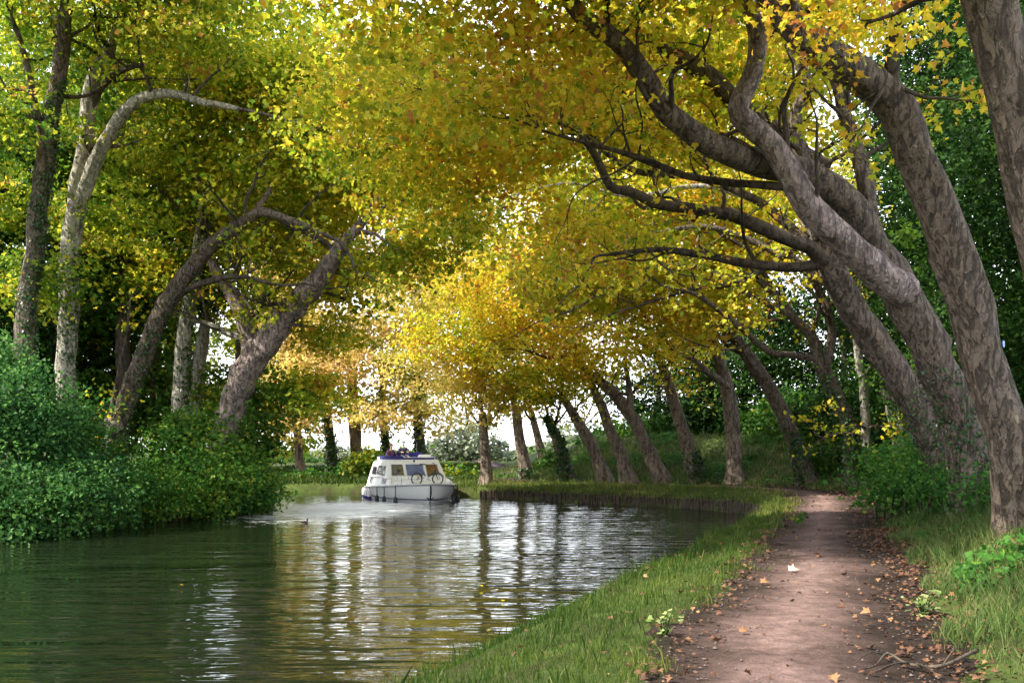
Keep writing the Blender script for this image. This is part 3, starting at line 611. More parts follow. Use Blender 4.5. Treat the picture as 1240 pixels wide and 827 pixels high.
# ------------------------------------------------------------------ far bank behind and left of the boat
FG = "plane trees on the far bank behind the boat"
for k, (u, d, w, lab, lm, bi, iv) in enumerate([
        (510, 63, 18, "ivy wrapped far trunk directly behind the boat's bridge", GOL, .4, True),
        (468, 64, 15, "thin ivy trunk left of the two people's heads", YGR, .5, True),
        (432, 62, 24, "bare reddish far trunk left of the boat", GOL, .45, False),
        (401, 61, 18, "ivy darkened far trunk over the left verge", GOL, .55, True),
        (362, 63, 16, "golden far plane at the edge of the left bushes", GOL, .5, False)]):
    rg = R(300+k); z0 = 580
    bl = []
    for j in range(5):
        bl.append((u+rg.uniform(-65, 40), [500, 455, 400, 325, 240][j]+rg.uniform(-15, 15), d-rg.uniform(0, 3), rg.uniform(2.2, 3.2), 2.6, [1.0, 1.6, 2.1, 2.5, 2.7][j]))
    tree("plane_tree", lab, [(u+2, 585, d, w*1.3), (u+1, 555, d, w), (u-2, 525, d, w*.92), (u-5, 490, d, w*.8), (u-4, 440, d, w*.5)], bl, lm, BKF, tau=1.4, seed=310+k, wk=.75, group=FG, bias=bi,
         ivy=dict(span=(0, 1), side=(0, -1, 0), dens=140, size=.18, thick=.22) if iv else None)
for k, (u, d, lm, bi, lab) in enumerate([(300,66,YGR,.5,"yellow green far plane glimpsed behind the pinkish forked trunk"),(215,64,YGR,.35,"far greenish plane seen between the pale trunk and the forked one"),(120,62,YGR,.4,"far plane crown filling the gap right of the slim pale trunk"),(20,60,YGR,.3,"far greenish plane at the left edge, behind the ivy trunk")]):
    rg = R(340+k)
    bl = [(u+rg.uniform(-60, 60), v, d-rg.uniform(-2, 2), 3.2, 3, 2.6) for v in (500, 430, 350, 260, 170, 90)]
    tree("plane_tree", lab, [(u, 570, d, 20), (u, 520, d, 18), (u-3, 450, d, 15), (u-3, 350, d, 8)], bl, lm, BKD, seed=350+k, group=FG, bias=bi, tau=2.3)
# ------------------------------------------------------------------ left bank
LG = "plane trees on the left bank"
tree("plane_tree", "ivy backed plane trunk nearest the left edge",
     [(22,560,24.5,46),(28,440,24.5,32),(36,340,24.5,30),(48,250,24.3,29),(58,170,24.2,27),(70,90,24,24),(80,20,23.8,21),(88,-60,23.6,15)],
     [(30,40,27,2.6,2.4,1.6),(-60,130,23,2.4,2.4,1.5),(100,-60,23,3,2.6,1.8),(-30,240,27,2,1.8,1.2),(40,330,25.5,1.4,1.4,.9)], YGR, BK,
     limbs=[(BKD, [(56,185,24.2,14),(40,120,23.8,12),(28,60,23.5,9),(10,10,23.2,6)])], df=1.28, seed=31, wk=0.85, group=LG, bias=.35, ivy=dict(span=(.15, .8), side=(1, -.5, 0), dens=150, size=.09))
tree("plane_tree", "slim pale plane trunk that forks into an arching right limb",
     [(78,560,26,40),(80,470,26,27),(82,390,26,26),(84,320,26,27),(92,250,25.9,27),(100,200,25.7,25),(106,140,25.5,23),(114,95,25.3,20),(132,60,25.1,15),(150,10,24.8,10)],
     [(200,60,28,2.6,2.4,1.4),(290,110,28,2.2,2.2,1.1),(120,-30,24,2.8,2.6,1.6),(230,-20,23,3,2.6,1.7),(130,270,27,1.6,1.6,1.0),(200,190,28,1.6,1.3,.7)], YGR, BKW,
     limbs=[(BKW, [(92,262,25.9,20),(108,212,25.6,20),(128,172,25.3,19),(150,135,25,18),(175,120,24.8,16),(205,114,24.6,13),(240,122,24.3,10),(290,132,24,6)]),
            (BKD, [(106,140,25.5,12),(125,105,25.3,10),(150,85,25,8),(175,78,24.8,5)])], df=1.28, seed=32, wk=0.95, group=LG, bias=.5, ivy=dict(span=(.1, .55), side=(1, -.6, 0), dens=110, size=.09))
tree("plane_tree", "leaning plane trunk with a burl near its foot on the left bank",
     [(128,575,29,46),(136,540,29,38),(150,495,29,32),(166,450,28.8,32),(184,405,28.6,30),(203,367,28.4,30),(228,330,28,28),(258,295,27.6,25),(290,272,27.2,22),(318,258,27,16),(360,270,26.6,11),(410,292,26.2,7)],
     [(330,220,30,2.4,2.2,1.2),(420,190,30,2.4,2.2,1.3),(360,110,30,2.6,2.4,1.5),(240,185,31,1.8,1.8,.9)], YEL, BK,
     limbs=[(BKD, [(205,362,28.4,13),(240,345,28,11),(285,335,27.8,9),(330,345,27.5,6)]),
            (BKP, [(140,520,28.75,30),(136,512,28.65,34),(133,505,28.6,20)])], df=1.22, seed=33, wk=0.78, group=LG, bias=0.33, twigs=.45, ivy=dict(span=(.05, .5), side=(1, -.4, 0), dens=120, size=.09))
tree("plane_tree", "dark thin straight trunk between the slim pale and the leaning trunk",
     [(146,570,35,24),(148,480,35,19),(150,400,35,18),(152,300,35,17),(155,210,34.8,14),(158,120,34.5,10)],
     [(150,150,34,3,3,2),(90,230,35,2.6,2.6,1.8),(210,230,35,2.4,2.4,1.6),(150,340,36,2.4,2.4,1.6),(60,380,37,2.4,2.4,1.6)], YGR, BKD, df=1.14, seed=34, group=LG, bias=.35)
tree("plane_tree", "pale peeling trunk standing behind the leaning burled plane",
     [(214,560,36,32),(217,480,36,26),(223,420,36,25),(232,350,35.8,24),(242,290,35.5,22),(254,220,35.2,18),(264,170,35,13)],
     [(270,140,34,3,3,2),(330,60,33,3.2,3,2),(220,90,35,3,3,2),(300,380,39,1.8,1.6,1.1),(190,320,37,2.2,2.2,1.4)], YEL, BKW, df=1.08, seed=35, wk=0.8, group=LG, bias=0.3, ivy=dict(span=(.1, .8), side=(1, -.4, 0), dens=70, size=.12))
tree("plane_tree", "big pinkish forked plane trunk at the left bank's end, knotted at the fork",
     [(270,545,37.3,66),(281,500,37.2,46),(294,460,37,44),(312,428,36.8,44),(338,392,36.4,42),(362,365,36,36),(386,340,35.6,33),(405,312,35.2,29),(420,290,34.9,20),(445,262,34.5,13)],
     [(450,220,37.5,2.8,2.6,1.6),(530,180,37,2.8,2.6,1.6),(420,130,34,3,2.8,1.8),(500,80,33,3.2,3,1.9),(440,330,39.5,2.4,1.6,1.6),(400,250,40,2.4,1.6,1.8),(360,330,40,2,1.6,1.4),(300,290,38.3,2.2,2,1.3),(400,400,38.3,1.5,1.4,.85),(500,320,34.5,2,1.9,1.1),(380,470,38,1.3,1.3,.9),(560,270,33.5,1.9,1.8,1.0)], YEL, BKP,
     limbs=[(BKP, [(306,440,36.9,36),(301,405,36.9,30),(290,378,36.9,26),(278,352,36.9,23),(264,332,36.8,18),(250,300,36.6,11)]),
            (BKD, [(352,376,36.1,24),(344,370,35.9,28),(334,372,35.8,16)]),
            (BKW, [(306,412,36.9,12),(280,405,37,10),(252,392,37.2,8),(225,388,37.4,5)]),
            (BKD, [(408,308,35.2,12),(390,292,35.2,11),(365,280,35.3,8),(330,262,35.4,5)])], df=1.035, tau=1.6, seed=36, wk=0.82, group=LG, bias=0.34, twigs=.45, ns=18)
tree("plane_tree", "short whitish trunk just left of the big forked plane",
     [(236,545,39,24),(238,480,39,19),(243,430,39,17),(250,380,39,12)], [(230,350,39,2.2,2.2,1.5),(290,230,39,3,3,2.2)], YGR, BKW, df=1.05, seed=37, group=LG, bias=.4)
tree("plane_tree", "unseen plane tree added outside the left edge to shade the path",
     [(-260,640,15,70),(-255,450,15,54),(-240,250,15,50),(-200,80,14.8,46),(-150,-100,14.5,40),(-90,-250,14,30)],
     [(60,-290,13.5,3,3,1.8),(260,-330,12.5,3,2.8,1.7),(430,-420,12,3,2.8,1.7),(-60,-200,14.5,3,3,2),(120,-420,15,3.2,3,1.8),(620,-520,11,2.8,2.6,1.6),(330,-230,16.5,2.4,2.2,1.2)], YEL, BK, df=1.2, seed=38, group=LG, bias=.45, twigs=.15, lod=1)  # out-of-frame tree added so that its crown shades the near path
# woods deeper on the left bank
WG = "undergrowth trees deeper on the left bank"
for k, (u, d, lm, bi, lab) in enumerate([(-40,38,DRK,.5,"dark green tree at the left edge behind the ivy trunk"),(60,40,GRN,.45,"green undergrowth tree behind the two left trunks"),
        (120,42.5,DRK,.7,"shadowed undergrowth tree behind the dark thin trunk"),(185,41.5,GRN,.55,"green undergrowth tree behind the leaning burled plane"),(-10,43.5,YGR,.2,"tall green tree far behind the left edge"),(286,40.3,GRN,.75,"bright green young tree beside the big forked plane")]):
    rg = R(400+k)
    hs = (500, 430, 350, 260, 170) if u < 200 else (480, 430)
    if u > 280: hs = (470, 500)
    bl = [(u+rg.uniform(-35, 35), v, d+rg.uniform(-1, 1), 2.6, 1.8, 1.9 if u < 280 else .8) for v in hs]
    tree("young_tree", lab, [(u, 560, d, 10), (u, 480, d, 8), (u+3, 400, d, 6), (u+3, 330, d, 3)], bl, lm, BKD, seed=410+k, group=WG, bias=bi, tau=2.2)
# dark trees behind the right row
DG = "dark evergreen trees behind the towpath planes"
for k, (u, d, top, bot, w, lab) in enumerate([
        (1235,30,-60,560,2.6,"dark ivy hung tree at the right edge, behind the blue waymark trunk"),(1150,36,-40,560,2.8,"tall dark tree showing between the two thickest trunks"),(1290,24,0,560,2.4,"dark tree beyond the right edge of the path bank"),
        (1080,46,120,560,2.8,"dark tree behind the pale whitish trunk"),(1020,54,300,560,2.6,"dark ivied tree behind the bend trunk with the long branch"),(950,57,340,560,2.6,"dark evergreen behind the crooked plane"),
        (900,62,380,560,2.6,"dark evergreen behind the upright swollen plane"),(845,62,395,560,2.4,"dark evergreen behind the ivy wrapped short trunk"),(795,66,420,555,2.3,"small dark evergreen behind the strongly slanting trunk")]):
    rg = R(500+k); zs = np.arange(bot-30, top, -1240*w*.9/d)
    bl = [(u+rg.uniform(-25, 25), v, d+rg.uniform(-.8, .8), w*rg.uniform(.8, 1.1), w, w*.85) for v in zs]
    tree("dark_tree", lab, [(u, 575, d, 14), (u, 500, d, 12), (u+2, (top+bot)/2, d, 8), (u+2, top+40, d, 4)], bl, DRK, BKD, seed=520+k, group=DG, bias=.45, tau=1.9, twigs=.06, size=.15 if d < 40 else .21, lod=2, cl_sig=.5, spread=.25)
# distance: haze is put into the pale leaf colour
tree("haze_pale_willow", "haze-pale tree in the distance right of the boat", [(565,572,84,10),(565,540,84,8),(566,515,84,4)], [(565,540,84,3.4,3,2.2),(545,552,84,2.2,2.2,1.5),(592,552,84,2.4,2.2,1.5)], HAZ, BKF, seed=61, lod=2, size=.4, tau=2.2, bias=.4)
tree("haze_pale_willow", "haze-pale distant tree behind the ivy covered leaning trunk", [(705,570,90,10),(705,540,90,8),(705,515,90,4)], [(705,540,90,3.6,3,2.4),(680,552,90,2.4,2.2,1.6)], HAZ, BKF, seed=62, lod=2, size=.4, tau=2.0, bias=.3)

#==SHRUBS==
def shrub(name, label, blobs, mat, seed, group=None, tau=2.6, size=None, bias=.45, lod=2, sig=.24, cat="bush", real=False):
    bl = [((at(b[0], b[1], b[2]) if not real else np.array(b[:3], float)), b[3:6]) for b in blobs]
    if group == BG and seed < 77:
        f = lambda u: float(np.interp(u, [190, 290, 330], [1.33, 1.125, 1.10])); bl = [(at(b[0], b[1], b[2]*f(b[0])), tuple(c*f(b[0]) for c in b[3:6])) for b in blobs]
    c = bl[0][0]; base = np.array([c[0], c[1], gz(c[0], c[1])])
    root = empty(name, base, label, cat, group); rng = R(seed)
    st = MB(); P = []; RR = []
    for (c, r) in bl:
        for k in range(5):
            e = c+rng.normal(size=3)*np.asarray(r)*.35
            foot = c+rng.normal(size=3)*np.asarray(r)*np.array([.4, .3, 0])+np.array([0, .35*r[1], 0]); foot[2] = gz(foot[0], foot[1])-.05; m = np.array([foot, foot+(e-foot)*.5+rng.normal(size=3)*.1+np.array([0, 0, .15]), e])
            q, rr = spline(m, [.03, .02, .006], .2); st.tube(q, rr, 5, cap=False); P.append(q); RR.append(rr)
    st.build("stem", BKD, root, base, smooth=True)
    crown("foliage", root, base, bl, (np.concatenate(P), np.concatenate(RR)), mat, BKD, seed, tau, size*1.3 if size else None, lod, bias, sig, .12, limbs=False, spread=.2, stray=.16, flat=.62)
    return root
BG = "bushes overhanging the water on the left bank"
shrub("bush", "tall dark bush at the left edge below the ivy trunk", [(15,505,21.5,1.5,1.2,1.0),(-60,540,21,1.5,1.3,1.4),(60,540,22,1.1,1.0,.85),(-10,455,22.5,1.1,1.0,.8)], BSB, 71, BG, size=.10)
shrub("bush", "blue green bush dipping into the water at the left edge", [(30,600,20.3,1.3,1.0,.85),(-40,600,19.8,1.3,1,.8),(100,590,21.3,1.1,1.0,.75)], BSB, 72, BG, size=.095, bias=.5)
shrub("bush", "low sparse bush in front of the slim pale trunk", [(110,545,23.5,.9,.9,.75),(150,590,24.2,1.0,.9,.7),(85,500,24.2,.8,.8,.6)], BSH, 73, BG, size=.095, bias=.35, tau=1.9)
shrub("bush", "olive tinted low bush at the water under the burled trunk", [(165,606,24.6,1.1,.8,.5),(110,612,23.6,1.1,.8,.55),(205,600,25.6,.8,.8,.6)], BSH, 74, BG, size=.095, bias=.6)
shrub("bush", "large bright green bush in the middle of the left bank", [(215,555,28,1.2,1.1,1.0),(260,580,29,1.2,1.1,1.0),(190,590,26.6,1.0,1,.8),(235,525,29,.9,.9,.6)], BSH, 75, BG, size=.11, bias=.62)
shrub("bush", "green feathery bush at the tip of the left bank", [(285,572,32.5,1.3,1.1,1.0),(312,592,33.3,.9,1,.75),(262,596,31,1.2,1.0,.7),(300,545,34,.9,.8,.7),(296,598,32.6,1.0,.8,.5)], BSH, 76, BG, size=.12, bias=.58)
shrub("bush", "trailing bramble fringe touching the water along the left bank", [(20,644,26.8,1.7,.7,.28),(100,634,29.8,1.6,.7,.28),(160,627,32.6,1.3,.7,.28),(215,622,34.6,1.3,.7,.28),(262,618,35.6,1.1,.6,.28),(300,612,36.6,.9,.6,.28),(-60,650,25,1.8,.7,.3)], BSB, 78, BG, size=.10, bias=.45, sig=.2)
shrub("bush", "dark ivy mound under the forked plane's foot", [(312,512,38,.7,.7,.6),(318,540,38,.8,.8,.6)], DRK, 77, BG, size=.14, bias=.8)
UG = "undergrowth on the embankment right of the path"
shrub("bush", "leafy bush at the foot of the two thickest trunks", [(1090,575,24,.75,.6,.6),(1085,602,23.5,.9,.6,.4),(1130,600,23,.7,.6,.4),(1115,545,25,.7,.6,.5),(1065,560,27,.6,.6,.5)], BSH, 81, UG, size=.10, bias=.45, tau=2.0)
shrub("bush", "bramble bush at the dark leaning trunk's foot, beside the path", [(1118,575,22.5,.7,.6,.5),(1140,590,21,.6,.5,.4)], BSH, 87, UG, size=.075, bias=.4, tau=2.0)
shrub("bush", "low bramble in front of the massive forked trunk", [(1168,588,19.5,.55,.5,.42),(1195,602,18,.45,.45,.35)], BSH, 88, UG, size=.07, bias=.35, tau=1.9)
shrub("bush", "bush between the blue waymark trunk and the forked trunk", [(1205,590,20,.55,.6,.45),(1210,545,21,.5,.5,.5)], BSH, 82, UG, size=.10, bias=.3, tau=2.0)
shrub("bush", "dark bush right of the crooked plane at the bend", [(1005,560,44,1.0,.9,.8),(1060,560,38,.9,.8,.8)], DRK, 83, UG, size=.15, bias=.7)
shrub("bush", "low bush left of the crooked plane's foot", [(930,575,49,.8,.8,.55),(915,560,50,.8,.8,.6)], GRN, 84, UG, size=.16, bias=.3)
shrub("bush", "green bush beside the side path's mouth", [(655,568,58,.8,.8,.6),(668,555,59,.7,.7,.6)], GRN, 85, UG, size=.18, bias=.6)
shrub("bush", "ferny bush below the slanting trunks", [(815,570,56,1.0,1,.6),(780,570,57,.9,.9,.6)], GRN, 86, UG, size=.17, bias=.55, tau=1.6)
TG = "thicket on the bank behind the towpath planes"
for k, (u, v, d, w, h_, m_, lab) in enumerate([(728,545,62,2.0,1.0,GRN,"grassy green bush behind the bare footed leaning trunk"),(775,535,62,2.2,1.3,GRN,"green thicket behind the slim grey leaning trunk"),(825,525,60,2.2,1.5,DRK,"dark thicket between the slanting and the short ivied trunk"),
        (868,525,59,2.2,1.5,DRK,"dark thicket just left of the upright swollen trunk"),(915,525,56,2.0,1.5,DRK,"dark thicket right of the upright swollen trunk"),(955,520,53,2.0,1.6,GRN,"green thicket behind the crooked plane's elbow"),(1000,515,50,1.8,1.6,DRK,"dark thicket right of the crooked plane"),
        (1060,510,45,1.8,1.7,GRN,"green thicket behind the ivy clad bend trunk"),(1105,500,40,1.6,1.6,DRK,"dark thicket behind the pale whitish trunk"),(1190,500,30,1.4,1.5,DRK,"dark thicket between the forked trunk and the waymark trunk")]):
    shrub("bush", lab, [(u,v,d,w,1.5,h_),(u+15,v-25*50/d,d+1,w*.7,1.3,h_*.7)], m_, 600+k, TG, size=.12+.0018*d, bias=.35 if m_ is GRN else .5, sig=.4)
HG = "hedge clumps far behind the canal bend"
for k, (u, d, w, lab) in enumerate([(340,78,4,"distant hedge clump at the left end of the far bank"),(400,80,4,"haze-pale hedge clump behind the far reddish trunk"),(470,82,4,"distant hedge clump behind the boat"),(535,86,3.5,"haze-pale hedge clump right of the two heads"),(625,84,3.4,"distant hedge clump behind the side path"),(670,86,4,"haze-pale hedge clump right of the side path"),(745,84,4,"distant hedge clump behind the slanting trunks")]):
    shrub("hedge", lab, [(u,566,d,w,2,1.1),(u+18,560,d+1,w*.6,1.6,1.2)], HAZ if k % 2 else GRN, 640+k, HG, size=.3, bias=.45, sig=.5, tau=2.4, cat="hedge")  # alternate clumps plain green, the others with haze in the leaf colour
VG = "bushes on the far bank behind the boat"
shrub("bush", "fresh green bush left of the boat's stern", [(436,574,58,1.3,1.1,.9),(450,563,58.5,.9,.9,.8)], GRN, 91, VG, size=.19, bias=.8)
shrub("bush", "rusty green hedge right of the boat's bow", [(562,582,57,1.2,1,.7),(545,580,57,1,.9,.6)], GRN, 92, VG, size=.19, bias=.65)
shrub("bush", "greyish low bush at the left end of the far bank", [(385,585,58.5,1.7,1.1,.65),(350,588,58,1.6,1.1,.6)], BSH, 93, VG, size=.19, bias=.5)
shrub("bush", "dark bush beside the reddish far trunk", [(415,578,60.5,1.2,1.1,.8)], DRK, 94, VG, size=.19, bias=.8)

# young shoots growing out of the forked trunk
def shoots(label, u, v, d, seed, n=130, sx=.35, sz=.5):
    rng = R(seed); c = at(u, v, d); mb = MB(); root = empty("epicormic_shoot", c, label, "shoots", "fresh shoots on the plane trunks")
    st = MB(); pts = []
    for k in range(9):
        e = c+np.array([rng.normal()*sx, -.25-rng.random()*.35, rng.normal()*sz*.7+.1]); q, r = spline(np.array([c+np.array([0, .25, 0]), (c+e)/2+np.array([0, 0, .08]), e]), [.012, .008, .004], .1)
        st.tube(q, r, 5, cap=False); pts.append(q)
    st.build("stem", BKD, root, c)
    pts = np.concatenate(pts); i = rng.integers(0, len(pts), n); pos = pts[i]+rng.normal(size=(n, 3))*.09
    add_leaves(mb, pos, rng.normal(size=(n, 3))*.6+np.array([0, -.3, .7]), .11*rng.uniform(.6, 1.3, n), rng.random(n), rng, 1)
    mb.build("leaf_spray", SPR, root, c, tint=True)
shoots("bright green shoots on the forked trunk's left flank", 1128, 450, 23.6, 95)
shoots("small bright shoots low on the forked trunk", 1148, 545, 23.8, 96, 90)
shoots("bright shoots in the crotch above the forked trunk", 1098, 290, 22.9, 97, 110, .25, .35)

#==GRASS==
def grass(name, pts_xy, h, w, tint, seed, mat, lean=.35):
    rng = R(seed); n = len(pts_xy); z = ground_z(pts_xy[:, 0], pts_xy[:, 1])
    b = np.column_stack([pts_xy, z-.02]); a = rng.uniform(0, 6.28, n); dx = np.column_stack([np.cos(a), np.sin(a), np.zeros(n)])
    la = rng.uniform(0, 6.28, n); ln = np.column_stack([np.cos(la), np.sin(la), np.zeros(n)])*(lean*h*rng.uniform(.2, 1.6, n))[:, None]
    up = np.column_stack([np.zeros((n, 2)), h])
    p0, p1 = b-dx*w[:, None]/2, b+dx*w[:, None]/2
    mid = b+up*.55+ln*.35; p2, p3 = mid+dx*w[:, None]*.38, mid-dx*w[:, None]*.38
    tip = b+up*.98+ln
    V = np.stack([p0, p1, p2, tip, p3], 1).reshape(-1, 3); Fc = np.arange(n)[:, None]*5+np.arange(5)[None]
    mb = MB(); mb.add(V, Fc, tint); return mb.build(name, mat, tint=True)
def scatter(n, xr, yr, seed, ypow=1.0):
    rng = R(seed); y = yr[0]+(yr[1]-yr[0])*rng.random(n)**ypow; return np.column_stack([rng.uniform(xr[0], xr[1], n), y])
def patchy(P, s=1.0): return np.sin(P[:, 0]*2.1*s+np.sin(P[:, 1]*1.3*s)*1.5)*np.sin(P[:, 1]*1.7*s+P[:, 0]*.6*s)
# verge between water and path
P = np.vstack([scatter(230000, (-4, 10), (6, 34), 101, 1.5), scatter(120000, (-8, 14), (30, 58), 102)])
dr, sr = seg_dist(P, SHR); dp, sp = seg_dist(P, PTH); rng = R(103)
edge = 1.2+.1*np.clip((14-P[:, 1])/5, 0, 1)+.16*np.sin(P[:, 1]*2.1)+.1*np.sin(P[:, 1]*5.3+P[:, 0])
k = (sr > 0) & (sp < 0) & (dr > -.02) & (dp > edge-.25*rng.random(len(P))**3) & (dr < 6)
P = P[k]; dr = dr[k]; dp = dp[k]; n = len(P); rng = R(104); d = P[:, 1]
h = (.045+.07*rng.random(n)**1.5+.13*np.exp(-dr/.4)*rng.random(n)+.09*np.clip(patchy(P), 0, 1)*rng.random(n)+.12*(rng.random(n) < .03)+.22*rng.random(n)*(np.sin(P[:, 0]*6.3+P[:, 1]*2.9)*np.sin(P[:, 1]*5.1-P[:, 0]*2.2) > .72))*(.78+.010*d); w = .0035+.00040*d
tag(grass("grass", P, h, w*rng.uniform(.7, 1.4, n), np.clip(.42+.2*patchy(P, .6)+rng.normal(size=n)*.17+.24*np.clip((d-26)/10, 0, 1)+.08*(dp < 1.4), 0, 1), 105, GRS),  # tint rises towards the bend: sunlight on the verge painted into blade colour
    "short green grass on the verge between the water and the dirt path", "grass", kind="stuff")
# embankment right of the path
P = np.vstack([scatter(150000, (3, 14), (5, 26), 111, 1.4), scatter(110000, (-8, 22), (26, 62), 112)])
dp, sp = seg_dist(P, PTH); rng = R(113)
k = (sp > 0) & (dp > 1.25+.2*np.sin(P[:, 1]*1.9)+.15*rng.random(len(P))) & (dp < 7.5) & (rng.random(len(P)) < .35+.65*(patchy(P, .7) > -.25))
P = P[k]; dp = dp[k]; n = len(P); d = P[:, 1]
h = (.08+.17*rng.random(n)+.14*np.clip(patchy(P, .8), 0, 1))*(1+.006*d); w = .004+.00045*d
tag(grass("grass", P, h, w*rng.uniform(.7, 1.4, n), np.clip(.5+.2*patchy(P, .5)+rng.normal(size=n)*.2, 0, 1), 115, GRD, .5),
    "rough tufted grass on the embankment under the leaning planes", "grass", kind="stuff")
P = np.vstack([scatter(60000, (3, 16), (5, 28), 116, 1.3), scatter(60000, (-2, 22), (28, 58), 117)]); dp, sp = seg_dist(P, PTH); rng = R(118)
k = (sp > 0) & (dp > 1.5) & (dp < 8) & (P[:, 1] > 11) & (patchy(P, .55)+.5*patchy(P+7, 1.3) > .12); P = P[k]; n = len(P); hh = rng.random(n)**1.5*(.12+.22*np.clip(patchy(P, .55), 0, 1)); z = ground_z(P[:, 0], P[:, 1])+hh+.02
mb = MB(); add_leaves(mb, np.column_stack([P, z]), rng.normal(size=(n, 3))*.5+np.array([0, -.2, .9]), rng.uniform(.04, .10, n)*(1+.022*P[:, 1]), np.clip(.28+.2*patchy(P, .4)+rng.normal(size=n)*.18, 0, 1), rng, 2)
tag(mb.build("ground_cover", BSH, tint=True), "low nettles and ivy patches on the embankment right of the path", "ground cover", kind="stuff")
# left and far-left bank ground cover
P = np.vstack([scatter(60000, (-22, -8), (12, 42), 121), scatter(30000, (-26, -2), (54, 66), 122)])
dl, sl = seg_dist(P, SHL); dr, sr = seg_dist(P, SHR)
k = ((sl < 0) & (dl > .1)) | ((sr > 0) & (dr > .1)); P = P[k]; n = len(P); rng = R(123); d = P[:, 1]
tag(grass("ground_cover", P, (.15+.25*rng.random(n)), (.02+.0006*d)*rng.uniform(.7, 1.4, n), np.clip(.35+rng.normal(size=n)*.2, 0, 1), 125, GRS, .6),
    "weedy ground cover on the banks under the left and far trees", "ground cover", kind="stuff")

# leaf litter
P = np.vstack([scatter(26000, (0, 9), (6, 22), 131, 1.3), scatter(16000, (3, 16), (20, 48), 132)])
dp, sp = seg_dist(P, PTH); rng = R(133)
wt = np.where(sp > 0, np.clip(.05+.9*np.exp(-((dp-1.15)/.5)**2)+.34*(dp > 1.6)*(.4+.8*(patchy(P, .9) > .1)), 0, 1), .05+.5*np.exp(-((dp-1.1)/.25)**2)+.05*(dp > 1.2))
wt = wt*np.where(P[:, 1] > 17, .85, .5)*np.where((sp < 0) & (dp > 1.45), .3, 1)*np.where(dp > 5, 0, 1)
k = rng.random(len(P)) < wt; P = P[k]; dp = dp[k]; n = len(P); z = ground_z(P[:, 0], P[:, 1])+.045+.04*(dp > 1.3)*rng.random(n)
mb = MB(); add_leaves(mb, np.column_stack([P, z]), rng.normal(size=(n, 3))*.28+np.array([0, 0, 1]), rng.uniform(.018, .058, n)*(1+.022*P[:, 1])*np.where(rng.random(n) < .06, 1.6, 1), np.clip(rng.beta(1.6, 3.6, n), 0, 1), rng, 0, 0, .45)
tag(mb.build("fallen_leaves", LIT, tint=True), "brown fallen leaves littering the path edges and bank", "fallen leaves", kind="stuff")

# small stones pressed into the path
P = scatter(16000, (0, 13), (6, 40), 136, 1.7); dp, sp = seg_dist(P, PTH); rng = R(137); k = (dp < 1.25) & (rng.random(len(P)) < .35+.5*(dp > .7)); P = P[k]; n = len(P); z = ground_z(P[:, 0], P[:, 1])+.03
oc = np.array([(1,0,0),(0,1,0),(-1,0,0),(0,-1,0),(0,0,1),(0,0,-1)], float); of = np.array([(0,1,4),(1,2,4),(2,3,4),(3,0,4),(1,0,5),(2,1,5),(3,2,5),(0,3,5)])
sz = rng.uniform(.006, .02, n)*(1+.02*P[:, 1])*np.where(rng.random(n) < .03, 1.8, 1)
V = np.column_stack([P, z])[:, None]+oc[None]*rng.uniform(.6, 1.2, (n, 6, 1))*np.array([1, 1, .6])*sz[:, None, None]
mb = MB(); mb.add(V.reshape(-1, 3), (np.arange(n)[:, None, None]*6+of[None]).reshape(-1, 3))
tag(mb.build("gravel", plain("stone_grit", (.105, .08, .07), .95, spec=.1, var=.5, scale=9)), "small stones and grit on the dirt path", "gravel", kind="stuff")
#==SMALL==
# larger single leaves lying on the path
leaf_spots = [((960,691),.15,.99,"large pale fallen leaf in the middle of the path"),((925,706),.11,.72,"brown leaf on the grass edge left of the pale leaf"),((1049,745),.10,.75,"tan leaf at the right side of the path"),
              ((900,765),.09,.6,"brown curled leaf beside the pale weed"),((990,673),.07,.5,"small dark leaf on the path just beyond the pale leaf"),((1010,823),.08,.7,"tan leaf at the very bottom of the path")]
for i, ((u, v), s, t, lab) in enumerate(leaf_spots):
    d = 1.68*F/(v-HOR); p = at(u, v, d); p[2] = gz(p[0], p[1])+.06
    mb = MB(); rg = R(140+i); add_leaves(mb, np.array([[0, 0, 0.]]), np.array([[.25*rg.normal(), -.45, 1]]), np.array([s]), np.array([t]), rg, 0, 0, .5)
    tag(mb.build("fallen_leaf", LIT, tint=True, loc=tuple(p)), lab, "leaf", "large single leaves on the path")
# weeds
def weed(label, u, v, d, seed, n, spread, size, mat):
    rng = R(seed); p = at(u, v, d); z = gz(p[0], p[1]); base = np.array([p[0], p[1], z]); root = empty("weed", base, label, "weed", "broad leaved weeds beside the path")
    st = MB(); mb = MB()
    for k in range(n):
        a = rng.uniform(0, 6.28); e = base+np.array([math.cos(a)*spread*rng.uniform(.3, 1), math.sin(a)*spread*rng.uniform(.3, 1), rng.uniform(.06, .26)])
        q, r = spline(np.array([base, (base+e)/2+np.array([0, 0, .08]), e]), [.006, .004, .003], .05); st.tube(q, r, 5, cap=False)
        for j in range(4):
            i = len(q)-1-j*2
            if i < 1: break
            add_leaves(mb, q[i:i+1]+rng.normal(size=(1, 3))*.03, rng.normal(size=(1, 3))*.35+np.array([[0, -.3, 1]]), np.array([size*rng.uniform(.7, 1.2)]), np.array([rng.random()]), rng, 1, 0)
    st.build("stem", GRS, root, base); mb.build("leaf_spray", mat, root, base, tint=True)
PAL = leaf_mat("leaf_pale_weed", [(0, (.16, .25, .06)), (1, (.38, .42, .17))], trans=.4)
weed("pale broad leaved weed at the right edge of the path above the dead twig", 1118, 745, 10.4, 151, 16, .26, .065, PAL)
weed("pale yellow green weed in the grass left of the path", 806, 770, 9.3, 152, 9, .16, .05, PAL)
weed("weed sprouting where the path bends at the grass corner", 966, 632, 24, 153, 8, .25, .13, GRN)
